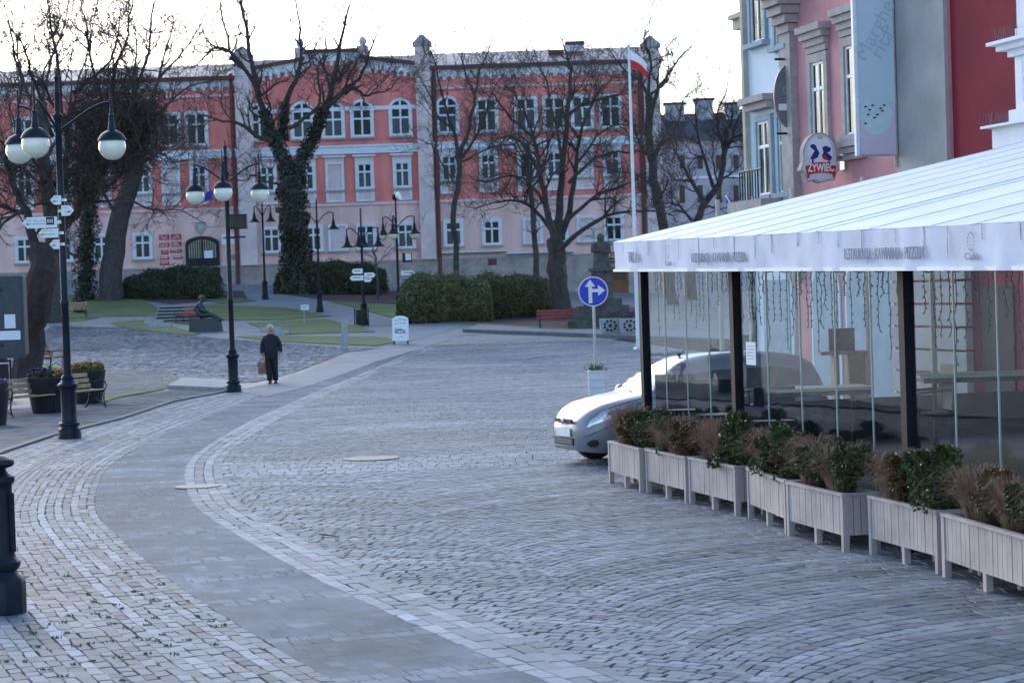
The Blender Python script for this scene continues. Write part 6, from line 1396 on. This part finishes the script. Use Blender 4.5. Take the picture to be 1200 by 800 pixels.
T.build('young_tree','thin young tree between the two park lamps, before the ground floor',g0,'bark_grey')
# ================================================================== HEDGES
def hedge(label,x0,x1,ytop,ybase,dep,mt,n,sz,seed,d=None,round_=.5):
    g=random.Random(seed); a=gp(x0,ybase);b=gp(x1,ybase); d=(a.y+b.y)/2; c=(a+b)/2; H=(P((x0+x1)/2,ytop,d)-c).z; W=(b.x-a.x)
    t=thing('hedge',label,'hedge',c,0,'clipped park hedges'); m=MB(); i=0
    for i in range(n):
        u=g.uniform(-1,1);v=g.uniform(-1,1);w=g.random()
        f=g.random()
        if f<.5: v=-1+.14*g.random()          # front face
        elif f<.85: w=1-.12*g.random()
        hx=W/2*(1-.12*max(0,w-.6)); top=H*(1-.24*abs(u)**5-.25*abs(v)**3*.6)+.12*math.sin(u*W*.55+seed)+.08*math.sin(u*W*1.7); 
        if g.random()<.035: top+=g.uniform(0,.28)
        px_=u*hx; bulge=1-.22*(2*w-1)**2; py=v*dep*bulge+.14*math.sin(u*W*1.1+w*4); pz=max(.02,w*top)
        p=Vector((px_,py,pz)); nn=Vector((g.gauss(0,.8),-.4+g.gauss(0,.8),.6+g.gauss(0,.6))).normalized(); e=nn.orthogonal().normalized(); e=Matrix.Rotation(g.uniform(0,6.28),3,nn)@e; k=nn.cross(e); q=sz*g.uniform(.6,1.4)
        m.add([p-e*q*.4,p+k*q-e*q*.2,p+e*q*.4,p-k*q],[(0,1,2,3)])
    # dark woody core so that the hedge is not see-through
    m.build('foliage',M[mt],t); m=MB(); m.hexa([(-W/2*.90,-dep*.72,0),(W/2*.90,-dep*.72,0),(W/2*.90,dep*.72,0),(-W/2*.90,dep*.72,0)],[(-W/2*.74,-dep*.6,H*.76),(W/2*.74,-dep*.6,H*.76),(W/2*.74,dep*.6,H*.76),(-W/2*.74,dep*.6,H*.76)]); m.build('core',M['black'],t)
hedge('low dark green hedge below the arched gate, left of the path',146,262,315,349,1.2,'hedge_d',20000,.095,1)
hedge('dark hedge at the foot of the ivy-clad tree',322,456,308,344,1.4,'hedge_d',22000,.095,2)
hedge('left half of the large olive-green hedge beside the park lamp',470,578,323,376,2.2,'hedge_g',28000,.095,3)
hedge('right half of the large olive-green hedge, ending at the wide bare tree',552,650,321,371,2.0,'hedge_g',22000,.095,4)
# ================================================================== STEPS, STONES, MONUMENT, SCULPTURE
a=gp(182,378); t=thing('garden_steps','short flight of grey garden steps left of the bronze figure','steps',a); b=gp(224,378); W=b.x-a.x
for k in range(5):
    m=MB(); hb(m,0,W,-.1,.17*(k+1)-.045,.36*k,.36*k+.36); s_=m.build('step',M['granite'],t); m=MB(); hb(m,-.03,W+.03,.17*(k+1)-.045,.17*(k+1),.36*k-.03,.36*k+.33); m.build('tread',M['concrete'],s_)
for i,(x,y,w,l) in enumerate(((172,376,30,'pale stone block at the far left of the stepped lawn edging'),(181,380,22,'middle pale stone block of the stepped lawn edging'),(188,384,26,'nearest pale stone block of the stepped lawn edging'),(318,389,26,'larger pale stone block behind the walking man'),(331,392,16,'smaller pale stone block behind the walking man'))):
    g=gp(x,y); t=thing('stone_block',l,'stone block',g,0,'pale stone blocks edging the lawns'); ww=w*.5*g.y/FPX; m=MB(); m.hexa([(-ww,-.3,-.1),(ww,-.3,-.1),(ww,.3,-.1),(-ww,.3,-.1)],[(-ww*.97,-.28,.22),(ww*.97,-.28,.22),(ww*.97,.28,.22),(-ww*.97,.28,.22)]); m.build('block',M['concrete'],t)
# monument
g=gp(707,383); d=g.y; t=thing('monument','weathered stone figure on a stepped pedestal beyond the traffic sign','monument',g); zz=lambda y:(P(703,y,d)-g).z; w=d/FPX
m=MB(); 
for k,(hw,z0,z1) in enumerate(((42,0,zz(374)),(36,zz(374),zz(366)),(30,zz(366),zz(358)),(22,zz(358),zz(350)))): h_=hw*w; m=MB(); hb(m,-h_,h_,z0 if k else -.2,z1,-h_*.8,h_*.8); m.build('step',M['mossstone'],t)
m=MB(); h_=12*w; hb(m,-h_,h_,zz(350),zz(318),-h_,h_); hb(m,-h_*1.25,h_*1.25,zz(318),zz(314),-h_*1.25,h_*1.25); m.build('pedestal',M['mossstone'],t)
m=MB(); z0=zz(314)
H=zz(276)-z0
m.lathe([(.42,0),(.40,.1*H),(.34,.35*H),(.30,.55*H),(.36,.70*H),(.33,.78*H),(.17,.83*H),(.10,.86*H)],14,(0,0,z0)); 
for q in range(len(m.v)): x,y,z=m.v[q]; m.v[q]=(x+.04*math.sin(z*5+y*6),y*.8,z)
m.sphere((0,-.02,z0+.925*H),.17,12,8,(1,1.05,1.25)); m.tube([(-.33,-.05,z0+.72*H),(-.38,-.2,z0+.52*H),(-.10,-.36,z0+.55*H)],[.11,.10,.08],8); m.tube([(.33,-.05,z0+.72*H),(.36,-.15,z0+.5*H),(.16,-.34,z0+.48*H)],[.11,.10,.08],8); m.build('figure',M['mossstone'],t,True)
for i,(x,l) in enumerate(((715,'left lattice-sided concrete planter beside the marquee corner'),(738,'right lattice-sided concrete planter beside the marquee corner'))):
    g=gp(x,393); t=thing('lattice_planter',l,'planter',g+Vector((0,0,.1)),0,'lattice concrete planters'); m=MB(); s=.42
    m.hexa([(-s*.95,-s*.9,0),(s*.95,-s*.9,0),(s*.95,s*.9,0),(-s*.95,s*.9,0)],[(-s,-s,.62),(s,-s,.62),(s,s,.62),(-s,s,.62)]); m.build('tub',M['concrete'],t); m=MB()
    for q in range(9): a=2*PI*q/9; x_=.24*math.cos(a);z_=.32+.20*math.sin(a); m.tube([(x_,-s-.002,z_),(x_,-s+.05,z_)],.06,6)
    m.tube([(0,-s-.002,.32),(0,-s+.05,.32)],.08,8); m.build('lattice_hole',M['black'],t)
    p=thing('shrub',f"small bare shrub growing in the {l.split()[0]} lattice planter",'plant',g+Vector((0,0,.7))); m=MB(); r_=random.Random(i)
    for q in range(60): a=Vector((r_.gauss(0,.2),r_.gauss(0,.15),-.1)); m.tube([a,a+Vector((r_.gauss(0,.2),r_.gauss(0,.2),r_.uniform(.15,.5)))],.01,3)
    m.build('stems',M['twig'],p)
# skin-modifier figures
def skinbody(name,joints,edges,mt,parent,sub=2,post=None):
    """joints: name->(pos,radius or (rx,ry)); one continuous surface"""
    ks=list(joints); me=bpy.data.meshes.new(name); me.from_pydata([joints[k][0] for k in ks],[(ks.index(a),ks.index(b)) for a,b in edges],[])
    o=bpy.data.objects.new(name,me); COL.objects.link(o); md=o.modifiers.new('skin','SKIN'); 
    sv=me.skin_vertices[0].data if me.skin_vertices else None
    if sv is None:
        bm=bmesh.new(); bm.from_mesh(me); bm.verts.layers.skin.verify(); bm.to_mesh(me); bm.free(); sv=me.skin_vertices[0].data
    for i,k in enumerate(ks):
        r=joints[k][1]; sv[i].radius=(r,r) if not hasattr(r,'__len__') else r; sv[i].use_root=(i==0)
    md.use_smooth_shade=True; sm=o.modifiers.new('sub','SUBSURF'); sm.levels=sub; sm.render_levels=sub
    bpy.context.view_layer.update(); dg=bpy.context.evaluated_depsgraph_get(); m2=bpy.data.meshes.new_from_object(o.evaluated_get(dg)); COL.objects.unlink(o); bpy.data.objects.remove(o)
    m2.materials.clear(); m2.materials.append(mt); r=bpy.data.objects.new(name,m2); COL.objects.link(r); r.parent=parent
    if post: post(m2)
    return r
# walking man (faces the camera, -Y)
g=gp(319,449.5); man=thing('person','white-haired man in a dark jacket walking forward with a shopping bag','person',g,R_(4)); man.scale=(1.0,1.0,.985)
J={'pel':((0,0,.93),(.15,.12)),'sp':((0,.0,1.12),(.17,.13)),'ch':((0,-.01,1.32),(.18,.13)),'ne':((0,-.02,1.48),.065),'hd0':((0,-.04,1.55),.075),'hd':((0,-.05,1.63),(.088,.10)),'hd2':((0,-.045,1.70),.065),
'sl':((.165,0,1.335),.062),'el':((.245,.03,1.12),.055),'wl':((.26,-.08,.90),.042),'pl':((.262,-.11,.83),.040),'sr':((-.165,0,1.335),.062),'er':((-.235,.02,1.12),.055),'wr':((-.245,-.03,.88),.042),'pr':((-.245,-.04,.80),.040),
'hl':((.085,0,.88),.105),'kl':((.10,-.05,.49),.075),'al':((.10,.06,.10),.05),'fl':((.10,-.02,.045),.045),'tl':((.11,-.14,.035),.038),'hr':((-.085,0,.88),.105),'kr':((-.075,-.07,.49),.075),'ar':((-.06,-.08,.10),.05),'fr':((-.06,-.15,.045),.045),'tr':((-.065,-.27,.04),.038)}
Ed=[('pel','sp'),('sp','ch'),('ch','ne'),('ne','hd0'),('hd0','hd'),('hd','hd2'),('ch','sl'),('sl','el'),('el','wl'),('wl','pl'),('ch','sr'),('sr','er'),('er','wr'),('wr','pr'),('pel','hl'),('hl','kl'),('kl','al'),('al','fl'),('fl','tl'),('pel','hr'),('hr','kr'),('kr','ar'),('ar','fr'),('fr','tr')]
skinbody('body',J,Ed,M['skin'],man)
Jk={'pel':((0,0,.74),(.225,.175)),'sp':((0,.0,1.02),(.215,.17)),'ch':((0,-.005,1.27),(.20,.16)),'nk':((0,-.015,1.46),(.115,.10)),'nk2':((0,-.02,1.52),(.085,.08)),'sl':((.185,0,1.34),.098),'el':((.265,.03,1.12),.078),'wl':((.275,-.07,.90),.066),'sr':((-.185,0,1.34),.098),'er':((-.255,.02,1.12),.078),'wr':((-.262,-.03,.89),.066)}
skinbody('jacket',Jk,[('pel','sp'),('sp','ch'),('ch','nk'),('nk','nk2'),('ch','sl'),('sl','el'),('el','wl'),('ch','sr'),('sr','er'),('er','wr')],M['jacket'],man)
Jt={'pel':((0,0,.90),(.17,.14)),'hl':((.09,0,.84),.125),'kl':((.10,-.05,.49),.098),'al':((.10,.06,.055),.088),'hr':((-.09,0,.84),.125),'kr':((-.075,-.07,.49),.098),'ar':((-.06,-.08,.055),.088)}
skinbody('trousers',Jt,[('pel','hl'),('hl','kl'),('kl','al'),('pel','hr'),('hr','kr'),('kr','ar')],M['trousers'],man)
for x,y in ((.10,.02),(-.06,-.13)): m=MB(); m.sphere((x,y-.05,.05),.062,12,8,(1,2.6,.85)); m.build('shoe',M['shoe'],man,True)
m=MB(); m.sphere((0,-.025,1.675),.103,16,10,(1,1.1,1.05)); 
m.v=[(x,max(y,-.095-.4*(z-1.72)) if z<1.72 else y,z) for x,y,z in m.v]; m.build('hair',M['hair'],man,True)
m=MB(); m.sphere((0,-.145,1.62),.022,8,6,(.8,1.2,1.2)); m.build('nose',M['skin'],man,True)
for s in(-1,1): m=MB(); m.sphere((s*.035,-.133,1.65),.012,8,6); m.build('eye',M['black'],man,True); m=MB(); m.sphere((s*.093,-.045,1.63),.028,8,6,(.4,.8,1.2)); m.build('ear',M['skin'],man,True)
m=MB(); m.box((0,-.136,1.575),(.05,.012,.010)); m.build('mouth',mat('lips',(.22,.08,.07),.6,.1),man)
def hand(parent,p,sx):
    # four curled fingers and a thumb
    for k in range(4): m=MB(); b=Vector((p[0]+.0,p[1]-.03+.020*k,p[2])); l=(.05,.058,.055,.042)[k]; m.tube([b,b+Vector((sx*-.012,0,-l)),b+Vector((sx*-.030,0,-l-.022)),b+Vector((sx*-.045,0,-l-.012))],[.010,.0095,.009,.007],6); m.build('finger',M['skin'],parent,True)
    m=MB(); b=Vector((p[0]-sx*.012,p[1]-.035,p[2]+.03)); m.tube([b,b+Vector((-sx*.014,-.018,-.03)),b+Vector((-sx*.022,-.016,-.058))],[.011,.010,.008],6); m.build('thumb',M['skin'],parent,True)
hand(man,(-.247,-.045,.78),-1); hand(man,(.264,-.115,.81),1)
bag=thing('shopping_bag','brown patterned shopping bag in the walking man\'s hand','bag',g+Vector((-.26,-.05,.30)),R_(4)); m=MB(); m.hexa([(-.13,-.055,0),(.13,-.055,0),(.13,.055,0),(-.13,.055,0)],[(-.15,-.03,.34),(.15,-.03,.34),(.15,.03,.34),(-.15,.03,.34)]); m.build('bag_body',M['bagp'],bag)
for y in(-.02,.02): m=MB(); m.tube([(-.08,y,.33),(-.03,y*.3,.45),(.03,y*.3,.45),(.08,y,.33)],.009,5); m.build('handle',M['jacket'],bag,True)
# bronze seated figure (profile, facing right)
g=gp(237,389); sc=1.12; st_=thing('bronze_sculpture','seated bronze figure on a dark stone block in the park','sculpture',g,R_(-90)+R_(178)); st_.scale=(sc,)*3
# local: faces -Y before rotation
m=MB(); m.hexa([(-.42,-.85,0),(.42,-.85,0),(.45,.5,0),(-.45,.5,0)],[(-.38,-.75,.55),(.38,-.75,.55),(.42,.46,.62),(-.42,.46,.62)]); m.build('plinth',M['granite'],st_)
Js={'pel':((0,.18,.70),(.22,.18)),'sp':((0,.16,.92),(.22,.17)),'ch':((0,.08,1.14),(.23,.17)),'ne':((0,.0,1.28),.08),'hd':((0,-.06,1.40),(.11,.12)),'hd2':((0,-.06,1.48),.08),'sl':((.22,.06,1.18),.10),'el':((.28,-.08,.92),.08),'wl':((.16,-.32,.82),.06),'sr':((-.22,.06,1.18),.10),'er':((-.28,-.08,.92),.08),'wr':((-.14,-.34,.84),.06),'hl':((.12,.05,.72),.15),'kl':((.17,-.42,.74),.11),'al':((.16,-.80,.50),.08),'tl':((.17,-.92,.50),.06),'hr':((-.12,.05,.72),.15),'kr':((-.15,-.40,.76),.11),'ar':((-.12,-.78,.50),.08),'tr':((-.12,-.92,.50),.06)}
skinbody('figure',Js,[('pel','sp'),('sp','ch'),('ch','ne'),('ne','hd'),('hd','hd2'),('ch','sl'),('sl','el'),('el','wl'),('ch','sr'),('sr','er'),('er','wr'),('pel','hl'),('hl','kl'),('kl','al'),('al','tl'),('pel','hr'),('hr','kr'),('kr','ar'),('ar','tr')],M['bronze'],st_)
m=MB(); m.lathe([(.17,0),(.17,.02),(.11,.03),(.10,.10),(.05,.13)],14,(0,-.05,1.46)); m.build('hat',M['bronze'],st_,True)
# ================================================================== LIGHT, SKY, CAMERA
SUN_EL=R_(SUN_E); SUN_AZ=R_(SUN_A)   # azimuth measured from +Y towards +X
w=bpy.data.worlds.new('World'); S.world=w; w.use_nodes=True; nt=w.node_tree
sky=nt.nodes.new('ShaderNodeTexSky'); sky.sky_type='NISHITA'; sky.sun_disc=False; sky.sun_elevation=SUN_EL; sky.sun_rotation=SUN_AZ; sky.air_density=1.0; sky.dust_density=SKY_DUST; sky.ozone_density=3.0
bg=nt.nodes['Background']; nt.links.new(sky.outputs[0],bg.inputs[0]); bg.inputs[1].default_value=SKY_S
sl=bpy.data.lights.new('sun','SUN'); sl.energy=SUN_P; sl.angle=R_(SUN_W); sl.color=(1,.97,.93); so=bpy.data.objects.new('sun',sl); COL.objects.link(so)
sd=Vector((math.sin(SUN_AZ)*math.cos(SUN_EL),math.cos(SUN_AZ)*math.cos(SUN_EL),math.sin(SUN_EL)))
so.rotation_euler=(-sd).to_track_quat('-Z','Y').to_euler(); so.location=(0,0,40)
cd=bpy.data.cameras.new('camera'); co=bpy.data.objects.new('camera',cd); COL.objects.link(co); S.camera=co
cd.sensor_width=23.5; cd.lens=FPX/1200*23.5; cd.clip_start=.1; cd.clip_end=3000; cd.sensor_fit='HORIZONTAL'
mx=Matrix((Rt,Up,-Fw)).transposed().to_4x4(); mx.translation=CAM; co.matrix_world=mx
cd.dof.use_dof=True; cd.dof.focus_distance=20; cd.dof.aperture_fstop=4
S.view_settings.view_transform='Standard'; S.view_settings.look='None'; S.view_settings.gamma=1; S.view_settings.exposure=EXPO
S.render.engine='CYCLES'; S.cycles.max_bounces=8; S.cycles.transparent_max_bounces=24; S.cycles.use_denoising=True
S.cycles.sample_clamp_indirect=8
